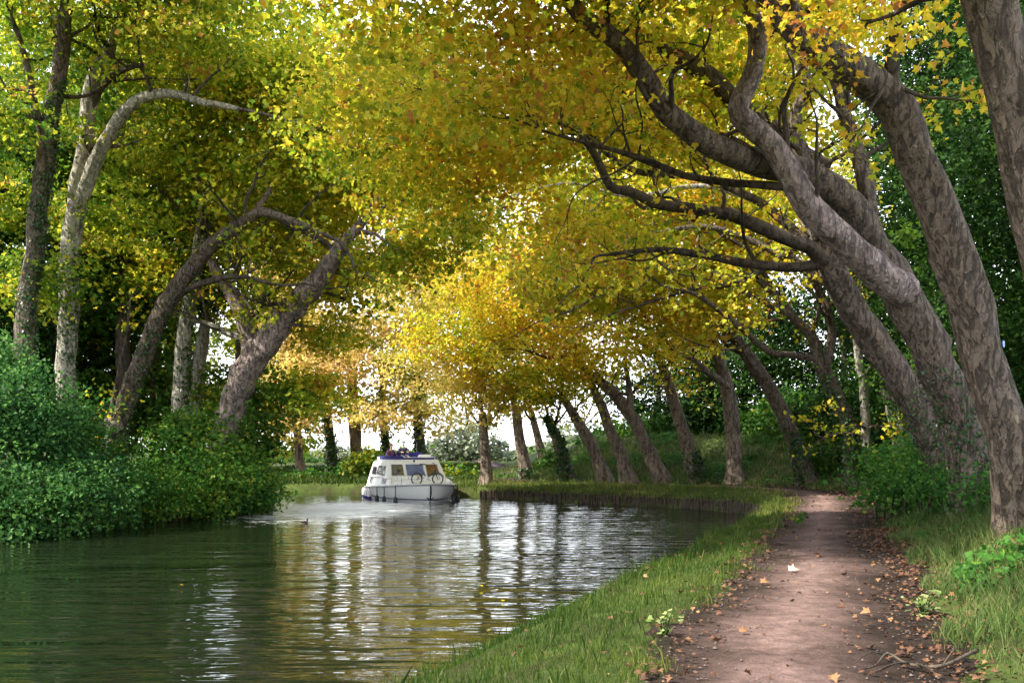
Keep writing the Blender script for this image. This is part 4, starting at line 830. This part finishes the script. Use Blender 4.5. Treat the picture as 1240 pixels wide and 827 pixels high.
# single leaves floating on the canal
for i, (u, v, t, lab) in enumerate([(583,709,.6,"yellow leaf floating nearest the bend of the verge"),(609,727,.6,"yellow leaf floating close beside the verge grass"),(592,762,.6,"yellow leaf floating nearest the bottom of the view"),(220,708,.85,"orange leaf floating on the dark water at left")]):
    d = EYE*F/(v-HOR); p = at(u, v, d); p[2] = .006; rg = R(180+i); mb = MB()
    add_leaves(mb, np.array([[0, 0, .004]]), np.array([[.04, -.06, 1.0]]), np.array([.03+.0022*d]), np.array([t]), rg, 0, 0, .06)
    tag(mb.build("floating_leaf", YEL, tint=True, loc=tuple(p)), lab, "leaf", "leaves floating on the canal")
# dead twig on the path
mb = MB(); rg = R(160); d = 8.1; o = at(1110, 795, d); zz = gz(o[0], o[1])
root = empty("dead_branch", (o[0], o[1], zz), "dry fallen branch with bare twigs at the path's right edge", "fallen branch")
def gp(u, v, dz=.05):
    dd = 1.62*F/(v-HOR); p = at(u, v, dd); p[2] = gz(p[0], p[1])+dz; return p
main = np.array([gp(1182, 793, .12), gp(1140, 802, .09), gp(1100, 795, .07), gp(1075, 788, .1), gp(1060, 797, .06), gp(1040, 806, .07)])
q, r = spline(main, [.016, .014, .012, .009, .006, .004], .04); mb.tube(q, r, 7, lump=.1, rng=rg)
mb.build("stem", BKD, root, (o[0], o[1], zz), smooth=True)
for a, b_, c in [((1075,788),(1055,790),(1030,800)),((1100,795),(1080,806),(1050,812)),((1140,802),(1155,790),(1165,780)),((1110,796),(1120,808),(1140,815))]:
    tb = MB(); q, r = spline(np.array([gp(*a, .08), gp(*b_, .12), gp(*c, .07)]), [.008, .006, .003], .04); tb.tube(q, r, 5); tb.build("twig", BKD, root, (o[0], o[1], zz), smooth=True)
# blue waymark on the trunk
i = int(np.argmin(np.abs(MQ[:, 2]-(EYE+(HOR-413)/F*14.7)))); nv = Vector((.80, -.60, 0)); p = MQ[i]+np.array(nv)*(MR[i]*1.04+.012)
root = empty("trail_marker", p, "small blue waymark plate on the nearest whole trunk", "trail marker")
root.rotation_euler = (0, 0, math.atan2(nv.x, -nv.y))
mb = MB(); mb.lathe([(0, -.012), (.05, -.012), (.055, -.004), (.055, .0), (0, .0)], 20, 'y'); mb.build("plate", plain("marker_blue", (.05, .22, .62), .35), root, smooth=False)
mb = MB(); mb.lathe([(.04, -.0145), (.046, -.0145)], 20, 'y'); mb.build("plate_ring", plain("marker_white", (.7, .75, .8), .4), root)

# timber piles along the far bank
PILE = bark_mat("weathered_timber", (.035, .028, .02), (.08, .062, .045), (.15, .125, .095), .4)
mb = MB(); mb.lathe([(.045, -.9), (.055, -.1), (.056, .0), (.052, .36), (.045, .405), (.02, .42), (0, .422)], 9)
sh, _ = spline(np.column_stack([SHORE_R[9:16], np.zeros(7)]), np.zeros(7), .02); L = np.concatenate([[0], np.cumsum(np.hypot(*np.diff(sh[:, :2], axis=0).T))])
rng = R(170); pile0 = None; s = .6
PG = "timber piles lining the bend of the bank"
while s < L[-1]-.1:
    x = np.interp(s, L, sh[:, 0]); y = np.interp(s, L, sh[:, 1])
    if pile0 is None: pile0 = mb.build("timber_pile", PILE, smooth=True); o = pile0
    else: o = pile0.copy(); COL.objects.link(o)
    o.location = (x+rng.normal()*.012, y+rng.normal()*.012, rng.normal()*.04-.02); o.rotation_euler = (rng.normal()*.055, rng.normal()*.055, rng.uniform(0, 6.28)); k = rng.uniform(.85, 1.25); o.scale = (k, k, 1)
    tag(o, "weathered round timber pile in the close row edging the bend", "pile", PG); s += rng.uniform(.11, .16)+(.14 if rng.random() < .05 else 0)

# duck on the water
def duck():
    p = at(368, 633, 32.4); p[2] = 0
    DK = plain("duck_brown", (.06, .045, .03), .7); root = empty("duck", p, "small dark duck swimming left of the boat's wake", "duck", rz=math.radians(35)); root.scale = (.62, .62, .62)
    bm = bmesh.new(); bmesh.ops.create_uvsphere(bm, u_segments=16, v_segments=12, radius=1)
    for v in bm.verts:
        x, y, z = v.co
        v.co = (x*.2+.02*(x > 0), y*.095*(1-.25*abs(x)), z*.085*(1.0 if z < 0 else 1)+.03+(.05*max(0, -x-.55)))
    me = bpy.data.meshes.new("body"); hd = bmesh.ops.create_uvsphere(bm, u_segments=12, v_segments=8, radius=.048, matrix=Matrix.Translation((.2, 0, .19)))
    nk = bmesh.ops.create_cone(bm, segments=10, radius1=.05, radius2=.03, depth=.14, matrix=Matrix.Translation((.175, 0, .12)))
    bm.to_mesh(me); bm.free(); me.shade_smooth(); link("body", me, DK, root)
    mb = MB(); mb.box((.265, 0, .18), (.06, .03, .012)); mb.build("bill", plain("bill_ochre", (.35, .22, .05), .5), root)
duck()

#==BOAT==
BW = plain("boat_white", (.78, .78, .76), .28, var=.03, scale=2); BD = plain("boat_deck", (.70, .70, .67), .5, var=.05)
GREY = plain("rail_grey", (.30, .31, .33), .45); NAVY = plain("canvas_navy", (.035, .035, .20), .8); BLK = plain("rubber_black", (.02, .02, .028), .5)
STEEL = plain("stainless", (.6, .6, .6), .25, 1.0); STRIPE = plain("boot_stripe", (.05, .06, .12), .4); CURT = plain("curtain_tan", (.40, .22, .12), .8)
def glass(name, col):
    m, nt, b = newmat(name); n = N(nt, "ShaderNodeTexNoise", Scale=2.5, Detail=3); nt.links.new(coords(nt), n.inputs["Vector"])
    r = ramp(nt, [(.35, tuple(c*.5 for c in col)), (.65, col)]); nt.links.new(n.outputs[0], r.inputs[0]); nt.links.new(r.outputs[0], b.inputs["Base Color"])
    b.inputs["Roughness"].default_value = .06; b.inputs["Specular IOR Level"].default_value = .8; return m
GLB = glass("glass_blue", (.07, .13, .36)); GLD = glass("glass_dark", (.035, .035, .045)); GLT = glass("glass_tan", (.17, .09, .06))
boat_loc = Vector((-4.75, 48.2, 0)); head_dir = Vector((.30, -.954)); brz = math.atan2(head_dir.y, head_dir.x)
boat = empty("cabin_cruiser", boat_loc, "white canal cruiser with blue bridge canvas coming round the bend", "boat", rz=brz)
BM = Matrix.Translation(boat_loc) @ Matrix.Rotation(brz, 4, 'Z')
def onboat(p): return BM @ Vector(p)
ST = [(-4.0, 1.50, .50, 1.42), (-3.0, 1.66, .52, 1.55), (-1.5, 1.76, .56, 1.62), (0, 1.80, .61, 1.62), (1.5, 1.74, .67, 1.45), (2.5, 1.55, .72, 1.12), (3.2, 1.22, .76, .72), (3.7, .82, .79, .40), (4.0, .42, .81, .16), (4.12, .04, .82, .02)]
def hull():
    mb = MB(); rows = []
    for x, hb, z, wb in ST:
        half = [(0, -.45), (wb*.7, -.4), (wb*.97, -.08), (wb+(hb-wb)*.25, .16), (wb+(hb-wb)*.6, .36), (hb, z)]
        xo = [-.35 if x > 3 else 0, -.3 if x > 3 else 0, -.18 if x > 3 else 0, -.1 if x > 3 else 0, -.04 if x > 3 else 0, 0]
        rows.append([(x+xo[i], -y, zz) for i, (y, zz) in enumerate(half)][::-1]+[(x+xo[i], y, zz) for i, (y, zz) in enumerate(half)][1:])
    V = np.array(rows); n = V.shape[1]; i = np.arange(len(V)-1)[:, None]*n; j = np.arange(n-1)[None]
    Q = np.stack([i+j, i+n+j, i+n+j+1, i+j+1], -1).reshape(-1, 4); mb.add(V.reshape(-1, 3), Q); mb.poly(V[0])
    h = mb.build("hull", BW, boat, smooth=True)
    # deck sheet slightly below the sheer line, a cambered lid
    db = MB(); D = []
    for x, hb, z, wb in ST: D.append([(x, -hb*.985, z-.015), (x, -hb*.5, z+.02), (x, 0, z+.035), (x, hb*.5, z+.02), (x, hb*.985, z-.015)])
    D = np.array(D); n = 5; i = np.arange(len(D)-1)[:, None]*n; j = np.arange(n-1)[None]; db.add(D.reshape(-1, 3), np.stack([i+j, i+j+1, i+n+j+1, i+n+j], -1).reshape(-1, 4)); db.build("deck", BD, boat, smooth=True)
    rb = MB(); L_ = [(x, -hb-.015, z-.02) for x, hb, z, wb in ST]+[(x, hb+.015, z-.02) for x, hb, z, wb in ST[::-1]]; q, r = spline(np.array(L_), np.full(len(L_), .038), .2); rb.tube(q, r, 8); rb.build("rubbing_rail", GREY, h, smooth=True)
    sb = MB()
    for s in (-1, 1):
        L_ = np.array([(x-(.1 if x > 3 else 0), s*(wb+(hb-wb)*.22+.006), .15) for x, hb, z, wb in ST]); q, r = spline(L_, np.full(len(L_), .03), .2); sb.tube(q, r, 6)
    sb.build("boot_stripe", STRIPE, h, smooth=True)
    tr = MB()
    for s in (-1, 1):   # toe rail
        L_ = np.array([(x, s*hb*.93, z+.035) for x, hb, z, wb in ST[1:]]); q, r = spline(L_, np.full(len(L_), .022), .2); tr.tube(q, r, 6)
    tr.build("toe_rail", BW, boat, smooth=True)
    # three dark hull ports in the raised starboard side and a vent near the stern
hull()
# superstructure: raised trunk, cabin with raked front, bridge
def prism(mb, pts, y0, y1, taper=0.0, ztop=None):
    """side profile (x,z) extruded in y with tumblehome towards the top"""
    pts = np.array(pts, float); zmin, zmax = pts[:, 1].min(), pts[:, 1].max(); k = (pts[:, 1]-zmin)/(zmax-zmin)
    A = np.column_stack([pts[:, 0], y0+taper*k, pts[:, 1]]); B = np.column_stack([pts[:, 0], y1-taper*k, pts[:, 1]])
    n = len(pts); mb.add(A, [list(range(n))]); mb.add(B, [list(range(n))[::-1]])
    for i in range(n):
        j = (i+1) % n; mb.poly(np.array([A[i], B[i], B[j], A[j]]))
cb = MB(); prism(cb, [(-3.6, .52), (2.3, .70), (2.15, .90), (1.25, 1.02), (.55, 1.80), (.45, 1.86), (-1.6, 1.86), (-3.3, 1.72), (-3.6, .9)], -1.52, 1.52, .34)
cabin = cb.build("cabin", BW, boat)
md = cabin.modifiers.new("bevel", 'BEVEL'); md.width = .04; md.segments = 2; md.limit_method = 'ANGLE'
# windscreens lie on the raked front: from (1.25,1.02) to (.55,1.80)
def front_pt(y, t): return np.array([1.25+(-.70)*t, y, 1.02+.78*t])
nf = np.array([.78, 0, .70]); nf /= np.linalg.norm(nf)
for (y0, y1, gm) in [(-1.14, -.56, GLD), (-.42, .40, GLB), (.52, 1.12, GLT)]:
    yt = .06 if y1 > .45 else 0; yb = .06 if y0 < -.45 else 0
    fr = MB(); c4 = [front_pt(y0, .14), front_pt(y1, .14), front_pt(y1-yt, .78), front_pt(y0+yb, .78)]
    fr.tube([p+nf*.012 for p in c4+[c4[0]]], .02, 6, cap=False); fo = fr.build("windscreen", GREY, boat)
    pn = MB(); pn.poly([p+nf*.008 for p in c4]); pn.build("pane", gm, fo)
    wb_ = MB(); a = front_pt((y0+y1)/2-.1, .17)+nf*.03; b_ = front_pt((y0+y1)/2+.12, .5)+nf*.03; wb_.tube([a, b_], .008, 5); wb_.build("wiper", BLK, fo)
for s in (-1, 1):     # side windows and coach-roof slits
    def sp(x, z): return np.array([x, s*(1.52-.34*(z-.52)/1.34+.012), z])
    for (xa, xb, za, zb, gm) in [(-.1, .55, 1.12, 1.56, GLT), (-1.5, -.25, 1.16, 1.56, GLD), (-2.9, -1.65, 1.12, 1.5, GLD), (.35, .62, .76, 1.0, GLD), (.70, .97, .77, 1.0, GLD), (1.05, 1.3, .78, .99, GLD), (-2.9, -2.1, .70, .98, GLD)]:
        c4 = [sp(xa, za), sp(xb, za), sp(xb-.12*(zb > 1.3), zb), sp(xa, zb)]; fr = MB(); fr.tube(c4+[c4[0]], .016, 6, cap=False); fo = fr.build("side_window", GREY, boat)
        pn = MB(); pn.poly(c4); pn.build("pane", gm, fo)
    gb = MB(); gb.tube([sp(-3.2, 1.0)+np.array([0, s*.04, 0]), sp(.6, 1.03)+np.array([0, s*.04, 0])], .014, 6)
    for x in (-3.1, -1.8, -.6, .5): gb.tube([sp(x, 1.0), sp(x, 1.0)+np.array([0, s*.045, 0])], .01, 5)
    gb.build("grab_rail", STEEL, boat)
    # bow rail
    pr = MB(); L_ = np.array([(x, s*hb*.9, z+.33) for x, hb, z, wb in ST[4:8]]); q, r = spline(L_, np.full(len(L_), .012), .2); pr.tube(q, r, 6)
    for x, hb, z, wb in ST[4:8]: pr.tube([(x, s*hb*.9, z), (x, s*hb*.9, z+.33)], .01, 5)
    pr.build("bow_rail", STEEL, boat)
# low front handrail before the screens
fr = MB(); fr.tube([(1.55, -.95, .98), (1.5, -.95, 1.14), (1.5, 1.0, 1.14), (1.55, 1.0, .98)], .014, 6)
for y in (-.45, 0, .5): fr.tube([(1.55, y, .97), (1.5, y, 1.14)], .01, 5)
fr.build("hand_rail", STEEL, boat)
# bridge: coaming with canvas dodger, console, seat, search light
bm_ = MB()
loop = [(.35, -1.0), (.35, 1.0), (.1, 1.14), (-1.6, 1.16), (-3.0, 1.05)]
def wallseg(mb, a, b, z0, z1, th):
    a, b = np.array(a), np.array(b); t = (b-a)/np.linalg.norm(b-a); nn = np.array([t[1], -t[0]])*th/2
    P4 = [a-nn, b-nn, b+nn, a+nn]; mb.add([(*p, z0) for p in P4]+[(*p, z1) for p in P4], [(0,3,2,1),(4,5,6,7),(0,1,5,4),(1,2,6,5),(2,3,7,6),(3,0,4,7)])
full = [(-3.0, -1.05), (-1.6, -1.16), (.1, -1.14), (.35, -1.0), (.35, 1.0), (.1, 1.14), (-1.6, 1.16), (-3.0, 1.05)]
for a, b in zip(full[:-1], full[1:]): wallseg(bm_, a, b, 1.84, 1.98, .05)
bm_.build("bridge_coaming", BW, boat)
cv = MB()
for a, b, h in [((.40, -1.02), (.40, 1.02), 1.95), ((.42, -1.05), (.42, -.45), 2.02), ((.12, -1.17), (.37, -1.03), 2.04), ((-1.6, -1.195), (.12, -1.175), 2.04), ((.12, 1.175), (-1.0, 1.195), 2.0)]: wallseg(cv, a, b, 1.87, h, .035)
cv.build("canvas_dodger", NAVY, boat)
cs = MB(); prism(cs, [(.25, 1.86), (-.25, 1.86), (-.2, 2.03), (.15, 2.10)], .35, .95, .03); cs.build("console", BW, boat)
st_ = MB(); st_.box((-1.35, 0, 1.93), (.45, 1.8, .14)); st_.box((-1.6, 0, 2.06), (.1, 1.8, .28)); st_.build("bridge_seat", NAVY, boat)
sl = MB(); sl.lathe([(0, 0), (.035, 0), (.05, .03), (.05, .07), (0, .075)], 12, 'x', off=(.62, .0, 1.80)); sl.build("search_light", BLK, boat)
mt = MB(); mt.tube([(-2.9, .9, 1.72), (-2.9, .9, 2.75)], .014, 6); mt.build("mast", STEEL, boat)
an = MB(); an.tube([(4.16, .0, .74), (4.2, 0, .45), (4.05, 0, .2)], .03, 6); an.tube([(4.0, -.15, .24), (4.08, 0, .16), (4.0, .15, .24)], .025, 6); an.build("anchor", BLK, boat)
for y in (-.5, .5):
    cl = MB(); cl.tube([(3.35, y-.08, .86), (3.35, y+.08, .86)], .015, 6); cl.tube([(3.35, y, .78), (3.35, y, .86)], .018, 6); cl.build("cleat", STEEL, boat)
ht = MB(); prism(ht, [(2.9, .79), (2.4, .77), (2.42, .83), (2.88, .84)], -.75, -.2, .02); ht.build("deck_hatch", BD, boat)
# fenders hung over the side
def hull_y(x, z):
    xs = [s[0] for s in ST]; hb = np.interp(x, xs, [s[1] for s in ST]); zz = np.interp(x, xs, [s[2] for s in ST]); wb = np.interp(x, xs, [s[3] for s in ST]); return wb+(hb-wb)*np.clip(z/zz, 0, 1), hb, zz
FW = plain("fender_white", (.75, .72, .72), .35)
for i, (x, s, white, lab) in enumerate([(-3.4, -1, 1, "hindmost white fender with navy foot on the boat's near quarter"), (-2.5, -1, 1, "second white fender from the boat's stern"), (-1.6, -1, 1, "third white fender from the boat's stern"), (-.7, -1, 1, "foremost of the white fenders on the boat's side"),
        (1.2, -1, 0, "dark fender amidships under the front side windows"), (2.2, -1, 0, "dark fender hanging left of the anchor"), (3.1, -1, 0, "dark fender nearest the anchor, on its left side"),
        (3.3, 1, 0, "dark fender nearest the anchor, on its right side"), (2.4, 1, 0, "dark fender on the far bow, second from the right"), (1.7, 1, 0, "rightmost dark fender of the boat")]):
    yw, hb, zz = hull_y(x, .1); y = s*(max(yw, hb*.985)+.10)
    p = onboat((x, y, .0)); f = empty("fender", p, lab, "fender", "fenders hanging along the boat's hull")
    mb = MB(); mb.lathe([(0, -.06), (.07, -.05), (.10, .0), (.10, .12)] if white else [(0, -.06), (.07, -.05), (.095, .0), (.095, .18), (.07, .24), (.02, .27), (0, .27)], 12); mb.build("fender_foot" if white else "fender_body", NAVY if white else BLK, f, smooth=True)
    if white:
        mb = MB(); mb.lathe([(.10, .12), (.10, .36), (.07, .42), (.02, .45), (0, .45)], 12); mb.build("fender_body", FW, f, smooth=True)
    mb = MB(); top = (.45 if white else .27); inn = onboat((x, s*hb*.98, zz+.03))-p; mb.tube([(0, 0, top), tuple(np.array(inn)*np.array([1, 1, 0])*.0+np.array([0, 0, zz-.02])), tuple(inn)], .022 if not white else .014, 5); mb.build("rope", BLK, f)

# folding bicycle on the foredeck
def bicycle():
    bk = empty("bicycle", onboat((2.78, .15, .785)), "small wheeled bicycle carried across the boat's foredeck", "bicycle", rz=brz+math.radians(84))
    TY = plain("tyre_black", (.02, .02, .02), .8); FRm = plain("frame_paint", (.03, .035, .05), .35); r = .235
    for x in (-.47, .47):
        a = np.linspace(0, 2*math.pi, 33); w = MB(); w.tube(np.column_stack([x+r*np.cos(a), 0*a, r+r*np.sin(a)]), .024, 7, cap=False); wo = w.build("wheel", TY, bk, smooth=True)
        rm = MB(); rm.tube(np.column_stack([x+(r-.03)*np.cos(a), 0*a, r+(r-.03)*np.sin(a)]), .009, 6, cap=False); rm.build("rim", STEEL, wo, smooth=True)
        sp = MB()
        for k in range(14): b = k*2*math.pi/14; sp.tube([(x, .02*(-1)**k, r), (x+(r-.03)*math.cos(b), 0, r+(r-.03)*math.sin(b))], .0025, 4)
        sp.tube([(x, -.05, r), (x, .05, r)], .02, 8); sp.build("spokes", STEEL, wo)
        mg = MB(); aa = np.linspace(.3, 2.6, 12); mg.tube(np.column_stack([x+(r+.045)*np.cos(aa), 0*aa, r+(r+.045)*np.sin(aa)]), .014, 6); mg.build("mudguard", FRm, bk, smooth=True)
    f = MB()
    for a, b, rr in [((.37,0,.62),(-.05,0,.30),.022),((.38,0,.52),(-.05,0,.28),.02),((-.16,0,.58),(-.05,0,.28),.018),((-.14,.03,.5),(-.47,.05,r),.011),((-.14,-.03,.5),(-.47,-.05,r),.011),((-.05,.03,.28),(-.47,.05,r),.012),((-.05,-.03,.28),(-.47,-.05,r),.012),((.36,0,.68),(.39,0,.46),.02)]: f.tube([a, b], rr, 8)
    f.build("frame", FRm, bk, smooth=True)
    fk = MB()
    for y in (-.05, .05): fk.tube([(.39,y,.47),(.41,y,.4),(.47,y,r)], .012, 6)
    fk.build("fork", FRm, bk, smooth=True)
    h = MB(); h.tube([(.36,0,.66),(.30,0,.93)], .015, 6); h.tube([(.24,-.26,.94),(.29,-.2,.95),(.30,0,.93),(.29,.2,.95),(.24,.26,.94)], .013, 6); h.build("handlebar", BLK, bk, smooth=True)
    s = MB(); s.tube([(-.16,0,.58),(-.21,0,.86)], .014, 6); s.build("seat_post", STEEL, bk, smooth=True)
    s = MB(); s.add([(-.34,-.075,.86),(-.34,.075,.86),(-.2,.06,.86),(-.05,.02,.865),(-.05,-.02,.865),(-.2,-.06,.86),(-.33,-.07,.92),(-.33,.07,.92),(-.2,.045,.915),(-.05,.012,.905),(-.05,-.012,.905),(-.2,-.045,.915)], [(0,1,2,3,4,5),(6,11,10,9,8,7)]); s.add([(-.34,-.075,.86),(-.34,.075,.86),(-.2,.06,.86),(-.05,.02,.865),(-.05,-.02,.865),(-.2,-.06,.86),(-.33,-.07,.92),(-.33,.07,.92),(-.2,.045,.915),(-.05,.012,.905),(-.05,-.012,.905),(-.2,-.045,.915)], [(k, (k+1) % 6, 6+(k+1) % 6, 6+k) for k in range(6)]); s.build("saddle", BLK, bk)
    c = MB(); c.lathe([(0, -.05), (.085, -.05), (.085, -.042), (0, -.042)], 18, 'y', off=(-.05, 0, .28)); c.tube([(-.05,-.07,.28),(.08,-.07,.18)], .01, 6); c.tube([(-.05,.07,.28),(-.18,.07,.38)], .01, 6); c.box((.08,-.11,.18),(.09,.08,.02)); c.box((-.18,.11,.38),(.09,.08,.02)); c.build("crankset", STEEL, bk)
bicycle()

# two people on the bridge
SKIN = plain("skin", (.50, .31, .23), .55, var=.05)
def skin_obj(name, verts, edges, radii, mat, parent, sub=2):
    me = bpy.data.meshes.new(name); me.from_pydata(verts, edges, []); o = link(name, me, mat, parent)
    md = o.modifiers.new("skin", 'SKIN'); sv = me.skin_vertices[0].data
    for i, r in enumerate(radii):
        r = r if isinstance(r, tuple) else (r, r); sv[i].radius = r; sv[i].use_root = (i == 0)
    md.use_smooth_shade = True; s = o.modifiers.new("subsurf", 'SUBSURF'); s.levels = sub; s.render_levels = sub; return o
def person(label, loc, rz, top, hair, hair_long, arms):
    p = empty("person", loc, label, "person", rz=rz)     # origin at the seat; facing +x
    V = [(0,0,.06),(0,0,.22),(0,0,.38),(.01,0,.50),(.02,0,.57),(.03,0,.64),(.035,0,.74),(.02,0,.81)]; E = [(0,1),(1,2),(2,3),(3,4),(4,5),(5,6),(6,7)]; Rr = [(.14,.11),(.13,.10),(.15,.11),(.11,.09),.05,.062,.085,.06]
    def chain(st, pts, rs):
        k = st
        for q, r in zip(pts, rs): V.append(q); Rr.append(r); E.append((k, len(V)-1)); k = len(V)-1
        return k
    chain(6, [(.125,0,.705)], [.016])            # nose
    for s in (-1, 1):
        k = chain(3, [(.0,s*.17,.47)]+[tuple(np.array(a)*np.array([1, s, 1])) for a in arms], [.06,.045,.036,.028])
        for f in range(4): chain(k, [(arms[-1][0]+.06, s*arms[-1][1]+(f-1.5)*.02, arms[-1][2]-.005), (arms[-1][0]+.10-.008*abs(f-1.5), s*arms[-1][1]+(f-1.5)*.022, arms[-1][2]-.03)], [.011,.009])
        chain(k, [(arms[-1][0]+.03, s*(arms[-1][1]-.05), arms[-1][2]-.01)], [.011])
        chain(0, [(.06,s*.10,.07),(.42,s*.12,.10),(.70,s*.12,.06),(.82,s*.12,.075)], [.085,.065,.045,.035])
    skin_obj("body", V, E, Rr, SKIN, p)
    V2 = [(0,0,.03),(0,0,.22),(0,0,.38),(.01,0,.50),(.015,0,.555)]; E2 = [(0,1),(1,2),(2,3),(3,4)]; R2 = [(.155,.125),(.15,.12),(.17,.13),(.13,.105),.062]
    for s in (-1, 1):
        k = 3
        for q, r in zip([(.0,s*.18,.475)]+[tuple(np.array(a)*np.array([1, s, 1])) for a in arms[:2]], [.075,.06,.048]): V2.append(q); R2.append(r); E2.append((k, len(V2)-1)); k = len(V2)-1
    skin_obj("jacket", V2, E2, R2, top, p)
    V3 = [(0,0,.04),(0,0,.1)]; E3 = [(0,1)]; R3 = [(.16,.13),(.15,.12)]
    for s in (-1, 1):
        k = 0
        for q, r in zip([(.06,s*.10,.075),(.42,s*.12,.105),(.68,s*.12,.07)], [.1,.078,.06]): V3.append(q); R3.append(r); E3.append((k, len(V3)-1)); k = len(V3)-1
    skin_obj("trousers", V3, E3, R3, plain("denim", (.06, .08, .14), .85), p)
    bm = bmesh.new(); bmesh.ops.create_uvsphere(bm, u_segments=18, v_segments=12, radius=1)
    for v in bm.verts: v.co = (v.co.x*.098+.018, v.co.y*.092, v.co.z*.10+.775)
    bmesh.ops.delete(bm, geom=[v for v in bm.verts if v.co.x > .06 and v.co.z < .80 or v.co.z < (.66 if hair_long else .73)], context='VERTS')
    me = bpy.data.meshes.new("hair"); bm.to_mesh(me); bm.free(); me.shade_smooth(); link("hair", me, hair, p)
    eb = MB()
    for s in (-1, 1): eb.lathe([(0, -.012), (.011, -.006), (.013, 0), (.011, .006), (0, .012)], 8, 'x', off=(.112, s*.032, .735))
    eb.build("eyes", BLK, p, smooth=True)
person("person in a dark top sitting at the middle of the boat's bridge", onboat((-1.22, -.12, 1.90)), brz, plain("jacket_dark", (.03, .035, .06), .85), plain("hair_grey", (.22, .17, .14), .8), False, [(.14,.24,.30),(.36,.16,.30),(.44,.13,.31)])
person("person with reddish hair and plum top on the left of the bridge", onboat((-1.22, -.72, 1.76)), brz+.25, plain("jacket_plum", (.10, .04, .10), .85), plain("hair_auburn", (.20, .07, .03), .8), True, [(.10,.25,.28),(.28,.16,.16),(.36,.13,.15)])
